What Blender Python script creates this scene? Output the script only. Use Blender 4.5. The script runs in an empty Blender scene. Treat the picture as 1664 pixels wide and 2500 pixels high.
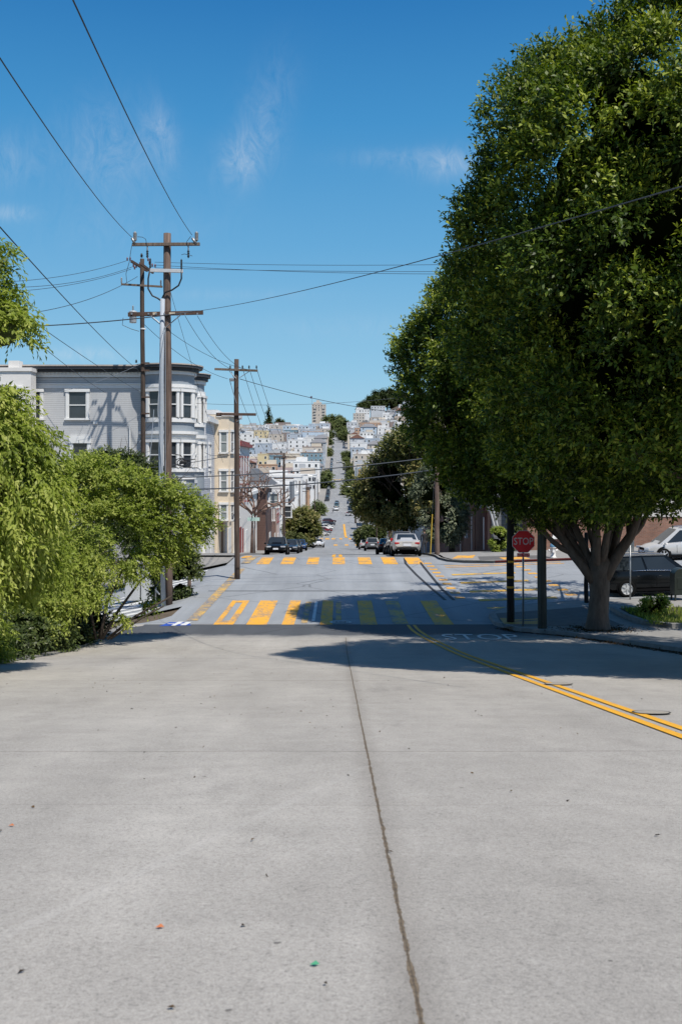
import bpy, bmesh, math, random
import numpy as np
from mathutils import Vector, Matrix
random.seed(7); RNG = np.random.default_rng(7)
SC = bpy.context.scene; COL = SC.collection
R = math.radians
VX, HY, F = 826.0, 1140.0, 2430.6      # street vanishing column, horizon row, focal length of the survey

def P(px, py, d): return Vector(((px - VX) * d / F, d, (HY - py) * d / F))
def PX(px, d): return (px - VX) * d / F
def PZ(py, d): return (HY - py) * d / F

# ---------------------------------------------------------------- mesh builder
class MB:
    def __init__(s): s.v = []; s.f = []; s.m = []
    def add(s, vs, fs, mi=0):
        b = len(s.v); s.v += [tuple(x) for x in vs]
        for f in fs: s.f.append(tuple(b + i for i in f)); s.m.append(mi)
        return s
    def quad(s, a, b, c, d, mi=0): return s.add([a, b, c, d], [(0, 1, 2, 3)], mi)
    def box(s, c, d, rz=0.0, mi=0, taper=1.0, M=None):
        x, y, z = d[0] / 2, d[1] / 2, d[2] / 2; t = taper
        vs = [(-x, -y, -z), (x, -y, -z), (x, y, -z), (-x, y, -z), (-x*t, -y*t, z), (x*t, -y*t, z), (x*t, y*t, z), (-x*t, y*t, z)]
        cs, sn = math.cos(rz), math.sin(rz)
        if M is not None: vs = [tuple(M @ Vector(v)) for v in vs]
        else: vs = [(c[0] + v[0]*cs - v[1]*sn, c[1] + v[0]*sn + v[1]*cs, c[2] + v[2]) for v in vs]
        return s.add(vs, [(0,3,2,1),(4,5,6,7),(0,1,5,4),(1,2,6,5),(2,3,7,6),(3,0,4,7)], mi)
    def bb(s, x0, x1, y0, y1, z0, z1, mi=0): return s.box(((x0+x1)/2,(y0+y1)/2,(z0+z1)/2),(abs(x1-x0),abs(y1-y0),abs(z1-z0)),0,mi)
    def tube(s, pts, rad, n=8, mi=0, cap=True):
        pts = [Vector(p) for p in pts]
        if not hasattr(rad, '__len__'): rad = [rad] * len(pts)
        rings = []; prev = None
        for i, p in enumerate(pts):
            t = (pts[min(i+1, len(pts)-1)] - pts[max(i-1, 0)])
            if t.length < 1e-9: t = Vector((0,0,1))
            t.normalize()
            if prev is None:
                a = Vector((1,0,0)) if abs(t.x) < .8 else Vector((0,1,0))
                u = t.cross(a).normalized()
            else:
                u = prev - t * prev.dot(t)
                if u.length < 1e-6: u = t.cross(Vector((0,1,0)))
                u.normalize()
            prev = u; w = t.cross(u)
            rings.append([p + (u*math.cos(2*math.pi*k/n) + w*math.sin(2*math.pi*k/n)) * rad[i] for k in range(n)])
        vs = [q for r in rings for q in r]; fs = []
        for i in range(len(pts)-1):
            for k in range(n):
                a = i*n + k; b = i*n + (k+1) % n
                fs.append((a, b, b+n, a+n))
        if cap: fs += [tuple(range(n-1, -1, -1)), tuple((len(pts)-1)*n + k for k in range(n))]
        return s.add(vs, fs, mi)
    def lathe(s, prof, n=16, c=(0,0,0), axis='z', mi=0, cap=True):
        vs = []; fs = []
        for r, h in prof:
            for k in range(n):
                a = 2*math.pi*k/n; x, y = r*math.cos(a), r*math.sin(a)
                q = (x, y, h) if axis == 'z' else ((h, x, y) if axis == 'x' else (y, h, x))
                vs.append((c[0]+q[0], c[1]+q[1], c[2]+q[2]))
        for i in range(len(prof)-1):
            for k in range(n):
                a = i*n+k; b = i*n+(k+1)%n; fs.append((a, b, b+n, a+n))
        if cap: fs += [tuple(range(n-1,-1,-1)), tuple((len(prof)-1)*n+k for k in range(n))]
        return s.add(vs, fs, mi)
    def prism(s, poly, z0, z1, mi=0):
        n = len(poly); vs = [(x,y,z0) for x,y in poly] + [(x,y,z1) for x,y in poly]
        fs = [tuple(range(n-1,-1,-1)), tuple(range(n,2*n))] + [(k,(k+1)%n,n+(k+1)%n,n+k) for k in range(n)]
        return s.add(vs, fs, mi)
    def build(s, name, mat, parent=None, smooth=False, bevel=0.0, loc=None):
        me = bpy.data.meshes.new(name); me.from_pydata(s.v, [], s.f)
        mats = mat if isinstance(mat, (list, tuple)) else [mat]
        for m in mats: me.materials.append(m)
        if len(mats) > 1: me.polygons.foreach_set('material_index', s.m)
        if smooth: me.polygons.foreach_set('use_smooth', [True]*len(me.polygons))
        me.update()
        o = bpy.data.objects.new(name, me); COL.objects.link(o)
        if parent is not None: o.parent = parent
        if loc is not None: o.location = loc
        if bevel:
            b = o.modifiers.new('edge', 'BEVEL'); b.width = bevel; b.segments = 2; b.limit_method = 'ANGLE'
        return o

def tag(o, label, cat, group=None):
    o['label'] = label; o['category'] = cat
    if group: o['group'] = group
    return o
def thing(name, label, cat, loc=(0,0,0), rz=0.0, group=None):
    o = bpy.data.objects.new(name, None); COL.objects.link(o); o.location = loc; o.rotation_euler = (0,0,rz)
    o.empty_display_size = .2
    return tag(o, label, cat, group)
def struct(o): o['kind'] = 'structure'; return o
def copy_tree(o, parent=None):
    c = o.copy(); COL.objects.link(c); c.parent = parent
    for ch in list(o.children): copy_tree(ch, c)
    return c
def smooth_angle(o, deg=40):
    me = o.data
    me.polygons.foreach_set('use_smooth', [True]*len(me.polygons))
    bm = bmesh.new(); bm.from_mesh(me); lim = R(deg)
    for e in bm.edges:
        if len(e.link_faces) == 2 and e.calc_face_angle(0) > lim: e.smooth = False
    bm.to_mesh(me); bm.free(); return o

# ---------------------------------------------------------------- materials
def nodes_of(m):
    m.use_nodes = True; nt = m.node_tree; nt.nodes.clear()
    out = nt.nodes.new('ShaderNodeOutputMaterial'); b = nt.nodes.new('ShaderNodeBsdfPrincipled')
    nt.links.new(b.outputs[0], out.inputs[0]); return nt, b, out
def N(nt, t, **kw):
    n = nt.nodes.new(t)
    for k, v in kw.items():
        if k in n.inputs: n.inputs[k].default_value = v
        else: setattr(n, k, v)
    return n
def noise(nt, scale, detail=4, rough=.6, vec=None, stretch=None):
    n = N(nt, 'ShaderNodeTexNoise'); n.inputs['Scale'].default_value = scale; n.inputs['Detail'].default_value = detail; n.inputs['Roughness'].default_value = rough
    if vec is None:
        tc = N(nt, 'ShaderNodeTexCoord'); vec = tc.outputs['Object']
    if stretch:
        mp = N(nt, 'ShaderNodeMapping'); mp.inputs['Scale'].default_value = stretch; nt.links.new(vec, mp.inputs[0]); vec = mp.outputs[0]
    nt.links.new(vec, n.inputs['Vector']); return n.outputs['Fac']
def ramp(nt, fac, stops):
    r = N(nt, 'ShaderNodeValToRGB'); e = r.color_ramp.elements
    while len(e) < len(stops): e.new(0.5)
    for i, (p, c) in enumerate(stops):
        e[i].position = p; e[i].color = (*c, 1) if hasattr(c, '__len__') else (c, c, c, 1)
    nt.links.new(fac, r.inputs[0]); return r.outputs[0]
def mix(nt, fac, a, b, mode='MIX'):
    m = N(nt, 'ShaderNodeMix'); m.data_type = 'RGBA'; m.blend_type = mode; m.clamp_factor = True
    for i, x in ((0, fac), (6, a), (7, b)):
        if isinstance(x, (int, float)): m.inputs[i].default_value = x if i == 0 else (x, x, x, 1)
        elif isinstance(x, (tuple, list)): m.inputs[i].default_value = (*x[:3], 1)
        else: nt.links.new(x, m.inputs[i])
    return m.outputs[2]
def math_(nt, op, a, b=None, c=None):
    m = N(nt, 'ShaderNodeMath', operation=op)
    for i, x in enumerate((a, b, c)):
        if x is None: continue
        if isinstance(x, (int, float)): m.inputs[i].default_value = x
        else: nt.links.new(x, m.inputs[i])
    return m.outputs[0]
def bump(nt, b, h, strength=.3, dist=.02):
    n = N(nt, 'ShaderNodeBump'); n.inputs['Strength'].default_value = strength; n.inputs['Distance'].default_value = dist
    nt.links.new(h, n.inputs['Height']); nt.links.new(n.outputs[0], b.inputs['Normal'])
_cache = {}
def plain(name, col, rough=.6, metal=0.0, var=.18, scale=6.0, bumpy=0.0, stretch=None, coat=0.0, spec=None):
    if name in _cache: return _cache[name]
    m = bpy.data.materials.new(name); nt, b, out = nodes_of(m)
    f = noise(nt, scale, 5, .65, stretch=stretch)
    c = mix(nt, f, tuple(max(0, x*(1-var*1.6)) for x in col), tuple(min(1, x*(1+var*1.2)) for x in col))
    nt.links.new(c, b.inputs['Base Color']); b.inputs['Roughness'].default_value = rough; b.inputs['Metallic'].default_value = metal
    if coat: b.inputs['Coat Weight'].default_value = coat; b.inputs['Coat Roughness'].default_value = .05
    if bumpy: bump(nt, b, f, bumpy)
    if spec is not None: b.inputs['Specular IOR Level'].default_value = spec
    _cache[name] = m; return m
def glassy(name, col=(.02,.025,.03), rough=.06):
    if name in _cache: return _cache[name]
    m = bpy.data.materials.new(name); nt, b, out = nodes_of(m)
    f = noise(nt, .8, 2)
    nt.links.new(mix(nt, f, tuple(x*.5 for x in col), tuple(x*1.6 for x in col)), b.inputs['Base Color'])
    b.inputs['Roughness'].default_value = rough; b.inputs['Specular IOR Level'].default_value = .5
    _cache[name] = m; return m
def siding(name, col, pitch=.12, rough=.6, depth=.35):
    if name in _cache: return _cache[name]
    m = bpy.data.materials.new(name); nt, b, out = nodes_of(m)
    tc = N(nt, 'ShaderNodeTexCoord'); sep = N(nt, 'ShaderNodeSeparateXYZ'); nt.links.new(tc.outputs['Object'], sep.inputs[0])
    fr = math_(nt, 'FRACT', math_(nt, 'DIVIDE', sep.outputs[2], pitch))
    line = ramp(nt, fr, [(0, .42), (.12, .72), (.24, 1.0), (1, .93)])
    f = noise(nt, 1.3, 5, .6, stretch=(1, 1, .35))
    c = mix(nt, f, tuple(x*.8 for x in col), tuple(min(1, x*1.12) for x in col))
    c = mix(nt, 1.0, c, line, 'MULTIPLY')
    nt.links.new(c, b.inputs['Base Color']); b.inputs['Roughness'].default_value = rough
    bump(nt, b, fr, depth, .02)
    _cache[name] = m; return m
def brick_mat(name, c1, c2, mortar):
    if name in _cache: return _cache[name]
    m = bpy.data.materials.new(name); nt, b, out = nodes_of(m)
    tc = N(nt, 'ShaderNodeTexCoord'); sep = N(nt, 'ShaderNodeSeparateXYZ'); nt.links.new(tc.outputs['Object'], sep.inputs[0])
    cb = N(nt, 'ShaderNodeCombineXYZ'); nt.links.new(math_(nt, 'ADD', sep.outputs[0], sep.outputs[1]), cb.inputs[0]); nt.links.new(sep.outputs[2], cb.inputs[1])
    t = N(nt, 'ShaderNodeTexBrick'); nt.links.new(cb.outputs[0], t.inputs['Vector'])
    t.inputs['Color1'].default_value = (*c1, 1); t.inputs['Color2'].default_value = (*c2, 1); t.inputs['Mortar'].default_value = (*mortar, 1)
    t.inputs['Scale'].default_value = 1; t.inputs['Mortar Size'].default_value = .012; t.inputs['Brick Width'].default_value = .24; t.inputs['Row Height'].default_value = .085
    f = noise(nt, .9, 5)
    nt.links.new(mix(nt, 1.0, t.outputs[0], ramp(nt, f, [(.2, .6), (.8, 1.25)]), 'MULTIPLY'), b.inputs['Base Color'])
    b.inputs['Roughness'].default_value = .9; bump(nt, b, t.outputs['Fac'], -.4, .01)
    _cache[name] = m; return m
def wood_pole(name, dark=(.045,.03,.022), light=(.20,.14,.105)):
    if name in _cache: return _cache[name]
    m = bpy.data.materials.new(name); nt, b, out = nodes_of(m)
    f = noise(nt, 14, 6, .7, stretch=(1, 1, .045)); g = noise(nt, .7, 3)
    c = ramp(nt, f, [(.3, dark), (.55, tuple((a+b_)/2 for a, b_ in zip(dark, light))), (.75, light)])
    nt.links.new(mix(nt, 1.0, c, ramp(nt, g, [(.3, .7), (.7, 1.15)]), 'MULTIPLY'), b.inputs['Base Color'])
    b.inputs['Roughness'].default_value = .9; bump(nt, b, f, .5, .02)
    _cache[name] = m; return m
def leaf_mat(name, dark, mid, light, trans=.28, rough=.4, spec=.4):
    if name in _cache: return _cache[name]
    m = bpy.data.materials.new(name); nt, b, out = nodes_of(m)
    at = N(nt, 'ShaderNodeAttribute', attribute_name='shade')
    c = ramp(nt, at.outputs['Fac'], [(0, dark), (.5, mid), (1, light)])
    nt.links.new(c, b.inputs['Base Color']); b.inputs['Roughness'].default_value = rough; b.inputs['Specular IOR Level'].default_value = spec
    tr = N(nt, 'ShaderNodeBsdfTranslucent')
    nt.links.new(mix(nt, 1.0, c, (1.15, 1.3, .55), 'MULTIPLY'), tr.inputs[0])
    ms = N(nt, 'ShaderNodeMixShader'); ms.inputs[0].default_value = trans
    nt.links.new(b.outputs[0], ms.inputs[1]); nt.links.new(tr.outputs[0], ms.inputs[2]); nt.links.new(ms.outputs[0], out.inputs[0])
    _cache[name] = m; return m

# ---------------------------------------------------------------- ground
_PY = [62, 66, 72, 82, 100, 150, 187, 195, 212, 222, 262, 320, 355, 385, 430, 500, 600, 640, 740, 880, 1000, 1300, 1500, 1700, 2400, 6000]
_PZ = [-5.63, -5.87, -6.35, -7.25, -8.75, -12.4, -14.8, -15.2, -15.5, -15.9, -18.1, -19.2, -18.6, -17.9, -15, -12, -8, -6.2, 3, 16, 26, 45, 60, 68, 40, -60]
def prof(y):
    if y < 25: return -1.15 - .1445*y
    if y < 37: t = y-25; return -4.7625 - .1445*t + .00602*t*t
    if y <= 62: return -5.63
    return float(np.interp(y, _PY, _PZ))
def sm(a, b, x): t = min(1, max(0, (x-a)/(b-a))); return t*t*(3-2*t)
def gz(x, y):
    z = prof(y)
    if y < 36 and x < -7.45:
        k = 1 - sm(35, 37, y); z -= k * (.25 + .28*min(-7.45-x, 30))
    if 35 <= y < 190:
        s = sm(35, 39, y) * (1 - .72*sm(58, 66, y)) * (1 - sm(120, 190, y))
        x0 = -6.3 if y < 62 else -10.5
        if x < x0: z -= .22 * min(x0-x, 40) * s
        if x > 6: z += .035 * min(x-6, 40) * sm(35, 39, y) * (1 - sm(66, 90, y))
    if y > 600:
        k = sm(600, 1500, y)
        if x > 15: z += k * .42 * min(x-15, 160)
        if x < -15: z += -k * .02 * min(-15-x, 300)
    return z
def curb_x(y): return float(np.interp(y, [-30, 27, 29, 31, 32.5, 33.6, 35.3, 37.5, 38.8, 39.7, 40.2], [9.2, 9.2, 8.85, 8.2, 7.3, 6.0, 5.5, 5.6, 6.3, 7.4, 9.5]))

def sheet(name, mat, xs, ys, dz=0.0, zf=None, parent=None):
    zf = zf or gz
    v = []; f = []; nx = len(xs)
    for y in ys:
        for x in xs:
            v.append((x, y, zf(x, y) + dz))
    for j in range(len(ys)-1):
        for i in range(nx-1):
            a = j*nx+i; f.append((a, a+1, a+1+nx, a+nx))
    o = MB().add(v, f).build(name, mat, parent, smooth=True); return o
def strip(name, mat, rows, dz=0.0, parent=None):
    """rows: list of (y, [x...]) with the same count of x"""
    v = []; f = []; n = len(rows[0][1])
    for y, xs in rows:
        for x in xs: v.append((x, y, gz(x, y) + dz))
    for j in range(len(rows)-1):
        for i in range(n-1):
            a = j*n+i; f.append((a, a+1, a+1+n, a+n))
    return MB().add(v, f).build(name, mat, parent, smooth=True)
def lin(a, b, n): return [a + (b-a)*i/(n-1) for i in range(n)]
# ================================================================ ground, roads
def concrete_road():
    m = bpy.data.materials.new('weathered_concrete_road'); nt, b, out = nodes_of(m)
    tc = N(nt, 'ShaderNodeTexCoord'); ov = tc.outputs['Object']; sep = N(nt, 'ShaderNodeSeparateXYZ'); nt.links.new(ov, sep.inputs[0])
    X, Y = sep.outputs[0], sep.outputs[1]
    big = noise(nt, .35, 5, .6, ov); mid = noise(nt, 3.0, 6, .7, ov); fine = noise(nt, 48, 5, .85, ov); streak = noise(nt, 1.6, 4, .6, ov, (1.0, .12, 1))
    cross = noise(nt, 1.2, 4, .6, ov, (.25, 2.0, 1))
    c = ramp(nt, big, [(.25, (.34,.317,.285)), (.5, (.38,.355,.32)), (.75, (.42,.394,.356))])
    c = mix(nt, 1.0, c, ramp(nt, mid, [(.3, .90), (.7, 1.07)]), 'MULTIPLY')
    c = mix(nt, 1.0, c, ramp(nt, streak, [(.3, .95), (.7, 1.04)]), 'MULTIPLY')
    c = mix(nt, 1.0, c, ramp(nt, cross, [(.3, .97), (.7, 1.03)]), 'MULTIPLY')
    c = mix(nt, 1.0, c, ramp(nt, fine, [(.3, .45), (.46, .95), (.6, 1.06), (.78, 1.32)]), 'MULTIPLY')
    grit = noise(nt, 150, 3, .9, ov); c = mix(nt, 1.0, c, ramp(nt, grit, [(.22, .42), (.48, 1.0), (.78, 1.45)]), 'MULTIPLY')
    lane = noise(nt, 1.0, 3, .6, ov, (.75, .015, 1)); c = mix(nt, 1.0, c, ramp(nt, lane, [(.3, .87), (.7, 1.06)]), 'MULTIPLY')
    pit = noise(nt, 5.5, 8, .85, ov); c = mix(nt, 1.0, c, ramp(nt, pit, [(.26, .5), (.40, .98), (.62, 1.02), (.8, 1.18)]), 'MULTIPLY')
    oil = noise(nt, .9, 6, .75, ov, (1, .35, 1)); c = mix(nt, 1.0, c, ramp(nt, oil, [(.24, .74), (.40, 1.0)]), 'MULTIPLY')
    pale = noise(nt, 2.4, 7, .8, ov, (1, .6, 1)); c = mix(nt, math_(nt, 'MULTIPLY', ramp(nt, pale, [(.62, 0), (.78, 1)]), .35), c, (.56, .54, .50))
    # scattered dark specks
    vo = N(nt, 'ShaderNodeTexVoronoi'); vo.inputs['Scale'].default_value = 2.6; nt.links.new(ov, vo.inputs['Vector'])
    wn = noise(nt, 14, 2, .5, ov)
    spk = math_(nt, 'LESS_THAN', math_(nt, 'ADD', vo.outputs['Distance'], math_(nt, 'MULTIPLY', wn, .09)), .078)
    c = mix(nt, math_(nt, 'MULTIPLY', spk, .7), c, (.06, .055, .05))
    # centre joint filled with dry debris, wobbling
    wob = math_(nt, 'MULTIPLY', math_(nt, 'SUBTRACT', noise(nt, 2.2, 5, .75, ov), .5), .026)
    dx = math_(nt, 'ABSOLUTE', math_(nt, 'SUBTRACT', math_(nt, 'ADD', X, wob), .232))
    wid = math_(nt, 'MULTIPLY_ADD', noise(nt, 9, 4, .7, ov), .030, -.0065)
    j = math_(nt, 'LESS_THAN', dx, wid)
    deb = ramp(nt, noise(nt, 40, 3, .7, ov), [(.3, (.05,.038,.026)), (.5, (.14,.10,.06)), (.75, (.24,.185,.12))])
    c = mix(nt, math_(nt, 'MULTIPLY', ramp(nt, dx, [(0, 1), (.14, 0)]), .28), c, (.12, .10, .08))
    c = mix(nt, math_(nt, 'MULTIPLY', j, .92), c, deb)
    c = mix(nt, math_(nt, 'MULTIPLY', math_(nt, 'LESS_THAN', dx, .003), .45), c, (.03, .025, .02))
    # transverse joints and hairline cracks
    tot = None
    for yy, w, st in ((8.15, .016, .55), (16.4, .022, .55), (24.0, .03, .6), (5.9, .006, .35), (31.0, .03, .5), (-1.0, .02, .6)):
        wv = math_(nt, 'MULTIPLY', math_(nt, 'SUBTRACT', noise(nt, 1.1, 5, .7, ov, (1, .2, 1)), .5), .16)
        d = math_(nt, 'ABSOLUTE', math_(nt, 'SUBTRACT', math_(nt, 'ADD', Y, wv), yy))
        q = math_(nt, 'MULTIPLY', math_(nt, 'LESS_THAN', d, math_(nt, 'MULTIPLY', noise(nt, 7, 3, .6, ov), w*1.4)), st)
        tot = q if tot is None else math_(nt, 'MAXIMUM', tot, q)
    c = mix(nt, tot, c, (.07, .06, .05))
    # pale diagonal scrape and small white scuffs
    sc_ = math_(nt, 'ABSOLUTE', math_(nt, 'SUBTRACT', math_(nt, 'MULTIPLY_ADD', Y, .36, -2.45), X))
    msk = math_(nt, 'MULTIPLY', math_(nt, 'LESS_THAN', sc_, .035), math_(nt, 'MULTIPLY', math_(nt, 'LESS_THAN', Y, 7.4), .14))
    c = mix(nt, math_(nt, 'MULTIPLY', msk, noise(nt, 12, 3, .6, ov)), c, (.62, .6, .57))
    nt.links.new(c, b.inputs['Base Color']); b.inputs['Roughness'].default_value = .92
    bump(nt, b, math_(nt, 'ADD', fine, math_(nt, 'MULTIPLY', mid, .6)), .35, .012)
    return m
def asphalt(name, col, patch=.25):
    m = bpy.data.materials.new(name); nt, b, out = nodes_of(m)
    tc = N(nt, 'ShaderNodeTexCoord'); ov = tc.outputs['Object']
    f1 = noise(nt, .25, 5, .6, ov); f2 = noise(nt, 30, 4, .8, ov); st = noise(nt, .8, 4, .6, ov, (1.2, .07, 1))
    c = mix(nt, f1, tuple(x*(1-patch) for x in col), tuple(x*(1+patch) for x in col))
    c = mix(nt, 1.0, c, ramp(nt, st, [(.3, .84), (.7, 1.1)]), 'MULTIPLY')
    c = mix(nt, 1.0, c, ramp(nt, f2, [(.3, .8), (.7, 1.15)]), 'MULTIPLY')
    vo = N(nt, 'ShaderNodeTexVoronoi'); vo.feature = 'DISTANCE_TO_EDGE'; vo.inputs['Scale'].default_value = .22
    wv = N(nt, 'ShaderNodeMix'); wv.data_type = 'VECTOR'; wv.inputs[0].default_value = .12
    nz = N(nt, 'ShaderNodeTexNoise'); nz.inputs['Scale'].default_value = .9; nz.inputs['Detail'].default_value = 5; nt.links.new(ov, nz.inputs['Vector'])
    nt.links.new(ov, wv.inputs[4]); nt.links.new(nz.outputs['Color'], wv.inputs[5]); nt.links.new(wv.outputs[1], vo.inputs['Vector'])
    c = mix(nt, math_(nt, 'MULTIPLY', math_(nt, 'LESS_THAN', vo.outputs[0], .006), .55), c, tuple(x*.3 for x in col))
    nt.links.new(c, b.inputs['Base Color']); b.inputs['Roughness'].default_value = .9; bump(nt, b, f2, .25, .01)
    return m
def paint(name, col, wear=.5, under=(.2,.2,.21)):
    m = bpy.data.materials.new(name); nt, b, out = nodes_of(m)
    tc = N(nt, 'ShaderNodeTexCoord'); ov = tc.outputs['Object']
    f = math_(nt, 'ADD', math_(nt, 'MULTIPLY', noise(nt, 1.7, 6, .8, ov, (1, .5, 1)), .6), math_(nt, 'MULTIPLY', noise(nt, 26, 4, .8, ov), .4))
    k = ramp(nt, f, [(wear-.07, 0.0), (wear+.05, 1.0)])
    g = noise(nt, 5, 4, .7, ov)
    c = mix(nt, g, tuple(x*.78 for x in col), tuple(min(1, x*1.1) for x in col))
    nt.links.new(mix(nt, k, under, c), b.inputs['Base Color']); b.inputs['Roughness'].default_value = .75
    return m
M_CONC = concrete_road()
M_ASPH = asphalt('grey_asphalt', (.285, .30, .315)); M_ASPH2 = asphalt('far_asphalt', (.26, .268, .275)); M_SHADE_BAND = asphalt('painted_shade_band', (.075, .08, .088), .25)  # the darkest asphalt holds a shadow tone in its base colour
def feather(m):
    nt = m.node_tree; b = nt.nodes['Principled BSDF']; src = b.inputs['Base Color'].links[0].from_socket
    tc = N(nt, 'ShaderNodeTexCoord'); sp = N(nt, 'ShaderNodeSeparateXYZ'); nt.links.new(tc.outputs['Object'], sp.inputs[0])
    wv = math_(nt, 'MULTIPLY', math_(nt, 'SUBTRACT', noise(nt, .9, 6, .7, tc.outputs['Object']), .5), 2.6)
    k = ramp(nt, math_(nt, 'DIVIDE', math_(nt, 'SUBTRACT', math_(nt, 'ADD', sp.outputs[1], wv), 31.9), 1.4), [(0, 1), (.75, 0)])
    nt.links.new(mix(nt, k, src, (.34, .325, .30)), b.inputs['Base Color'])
feather(M_SHADE_BAND)
M_YEL = paint('worn_yellow_paint', (.84, .41, .03), .465); M_YEL2 = paint('yellow_line_paint', (.78, .39, .028), .39); M_WHT = paint('worn_white_paint', (.72, .72, .70), .43)
M_WORN = paint('very_worn_yellow_paint', (.70, .42, .07), .53); M_YDIRTY = paint('dull_yellow_tactile', (.50, .27, .05), .40)
M_WALK = plain('pavement_concrete', (.27, .26, .245), .9, 0, .25, 2.2, .25); M_KERB = plain('kerb_concrete', (.24, .235, .225), .9, 0, .35, 3, .3)
M_DIRT = plain('hillside_earth', (.12, .09, .06), .95, 0, .5, 1.2, .6); M_REDK = plain('red_kerb_paint', (.30, .06, .05), .8, 0, .35, 4)
M_YWORN = paint('half_worn_yellow_paint', (.74,.42,.04), .47); M_FAINT = paint('faint_white_paint', (.42,.42,.42), .47)
M_BLUE = paint('blue_kerb_paint', (.02, .08, .42), .36, (.1,.1,.11))

xs = [-900,-500,-300,-200,-140,-100,-80,-60,-50,-40,-32,-26,-22,-18,-15,-13,-11.5,-10.5,-9.5,-8.6,-7.9,-7.46,-7.44,-6.3,-4.5,-2,0,2,4.5,6,7.5,9.2,10.5,12,15,18,22,26,32,40,46,60,80,120,175,260,400,900]
ys = lin(-30, 70, 101) + lin(73, 223, 51) + lin(233, 883, 66) + lin(905, 1705, 41) + [1850, 2100, 2400, 3000, 4000, 6000]
def terr_z(x, y):
    d = .10
    if -6.9 < x < 9.3 and y < 40: d = .35
    if y > 60 and -7 < x < 7: d = .35 if y < 240 else .8
    return gz(x, y) - d
struct(sheet('ground', M_DIRT, xs, ys, 0, terr_z))
yr = lin(-14, 35.6, 63)
struct(strip('road', M_CONC, [(y, lin(-7.4, min(curb_x(y), 9.2), 7)) for y in yr]))
struct(strip('road_shade_band', M_SHADE_BAND, [(y, lin(-7.3 if y < 35 else -6.9, min(curb_x(y), 9.2) - .02, 9)) for y in lin(31.9, 35.5, 10)], .005))  # shadow band across the road, painted as a dark strip
# intersection: throat near us, the crossing street, throat beyond
struct(strip('intersection', M_ASPH, [(y, lin(-7.4 + 1.1*min(1,(y-35.6)/2), curb_x(y), 9)) for y in lin(35.6, 40.2, 10)]))
struct(sheet('cross_street', M_ASPH, lin(-60, -8, 24) + [-7, -6.3, -5, -3, 0, 3, 5, 6, 7, 8, 9.5, 12, 16, 22, 30, 40, 46, 60], lin(40.2, 57.3, 18)))
FARK = [(57.3, 9.0), (58, 7.4), (59, 6.6), (60.5, 6.25), (62, 6.2)]
def kerbR(y): return float(np.interp(y, [a for a, b in FARK], [b for a, b in FARK])) if y < 62 else (6.2 if y < 225 else 5.9)
def kerbL(y): return -6.3 if y < 240 else -6.0
struct(strip('intersection_throat', M_ASPH, [(y, lin(-6.5, kerbR(y), 9)) for y in lin(57.3, 62, 8)]))
yb = lin(62, 190, 44) + lin(194, 1600, 150)
struct(strip('street', M_ASPH2, [(y, lin(kerbL(y), kerbR(y), 5)) for y in yb]))
for nm, y0, y1 in (('second_cross_street', 192, 219), ('third_cross_street', 352, 384)):
    for s in (-1, 1):
        struct(sheet(nm, M_ASPH2, lin(s*6.0, s*70, 12) if s > 0 else lin(-70, -6.0, 12), lin(y0, y1, 8), .03))
# pavements
def kerb_strip(name, pts, mat, h=.13, w=.18, side=1, dz=0):
    """a raised kerb along pts (x, y); its outer face on the road side, its top turned to the side"""
    mb = MB(); n = len(pts); P0 = []; P1 = []; P2 = []
    for i, (x, y) in enumerate(pts):
        a = pts[max(i-1, 0)]; b_ = pts[min(i+1, n-1)]
        t = Vector((b_[0]-a[0], b_[1]-a[1])).normalized(); nn = Vector((t.y, -t.x)) * side
        z = gz(x, y); P0.append((x, y, z-.25)); P1.append((x+nn.x*.02, y+nn.y*.02, z+h+dz)); P2.append((x+nn.x*w, y+nn.y*w, z+h+.004+dz))
    vs = P0 + P1 + P2; fs = []
    for i in range(n-1):
        fs += [(i, i+1, n+i+1, n+i), (n+i, n+i+1, 2*n+i+1, 2*n+i)]
    return mb.add(vs, fs).build(name, mat, None)
yk = lin(-14, 40.2, 90)
struct(kerb_strip('kerb', [(curb_x(y), y) for y in yk] + [(x, 40.25) for x in lin(10.5, 50, 30)], M_KERB))
rows = [(y, [curb_x(y) + .16 + (50 - curb_x(y) - .16) * t for t in (0, .02, .05, .09, .14, .2, .3, .45, .7, 1)]) for y in yk]
struct(strip('pavement', M_WALK, rows, .128))
M_BAND = plain('pavement_patch', (.12, .115, .11), .9, 0, .3, 2.5, .2)
kr = [(50, 57.3), (40, 57.3), (30, 57.3), (22, 57.3), (16, 57.3), (12.5, 57.3), (10.5, 57.3), (9.0, 57.3), (7.4, 58), (6.6, 59), (6.25, 60.5)] + [(6.2, y) for y in lin(62, 190, 50)]
struct(kerb_strip('far_kerb', kr[:8], M_REDK, side=-1)); struct(kerb_strip('far_kerb', kr[7:], M_KERB, side=-1))
struct(strip('far_pavement', M_WALK, [(y, [kerbR(y)+.16, 9.2, 10.5, 12, 16, 24, 36, 50]) for y in lin(57.45, 66, 12)], .130))
struct(strip('far_pavement', M_WALK, [(y, [kerbR(y)+.16, 9.2, 12.5]) for y in lin(66, 190, 44)], .130))
kl = [(-6.3, y) for y in lin(62.5, 190, 50)]
struct(kerb_strip('far_kerb', kl, M_KERB, side=1) if False else kerb_strip('far_kerb', kl[::-1], M_KERB, side=1))
struct(strip('far_pavement', M_WALK, [(y, [-13, -11, -9.5, -8, -6.46]) for y in lin(62, 190, 46)], .13))
struct(strip('far_pavement', M_WALK, [(y, [-40, -30, -22, -16, -13, -10.5, -8.5, -6.5]) for y in lin(58.5, 62.2, 4)], .06))
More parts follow.
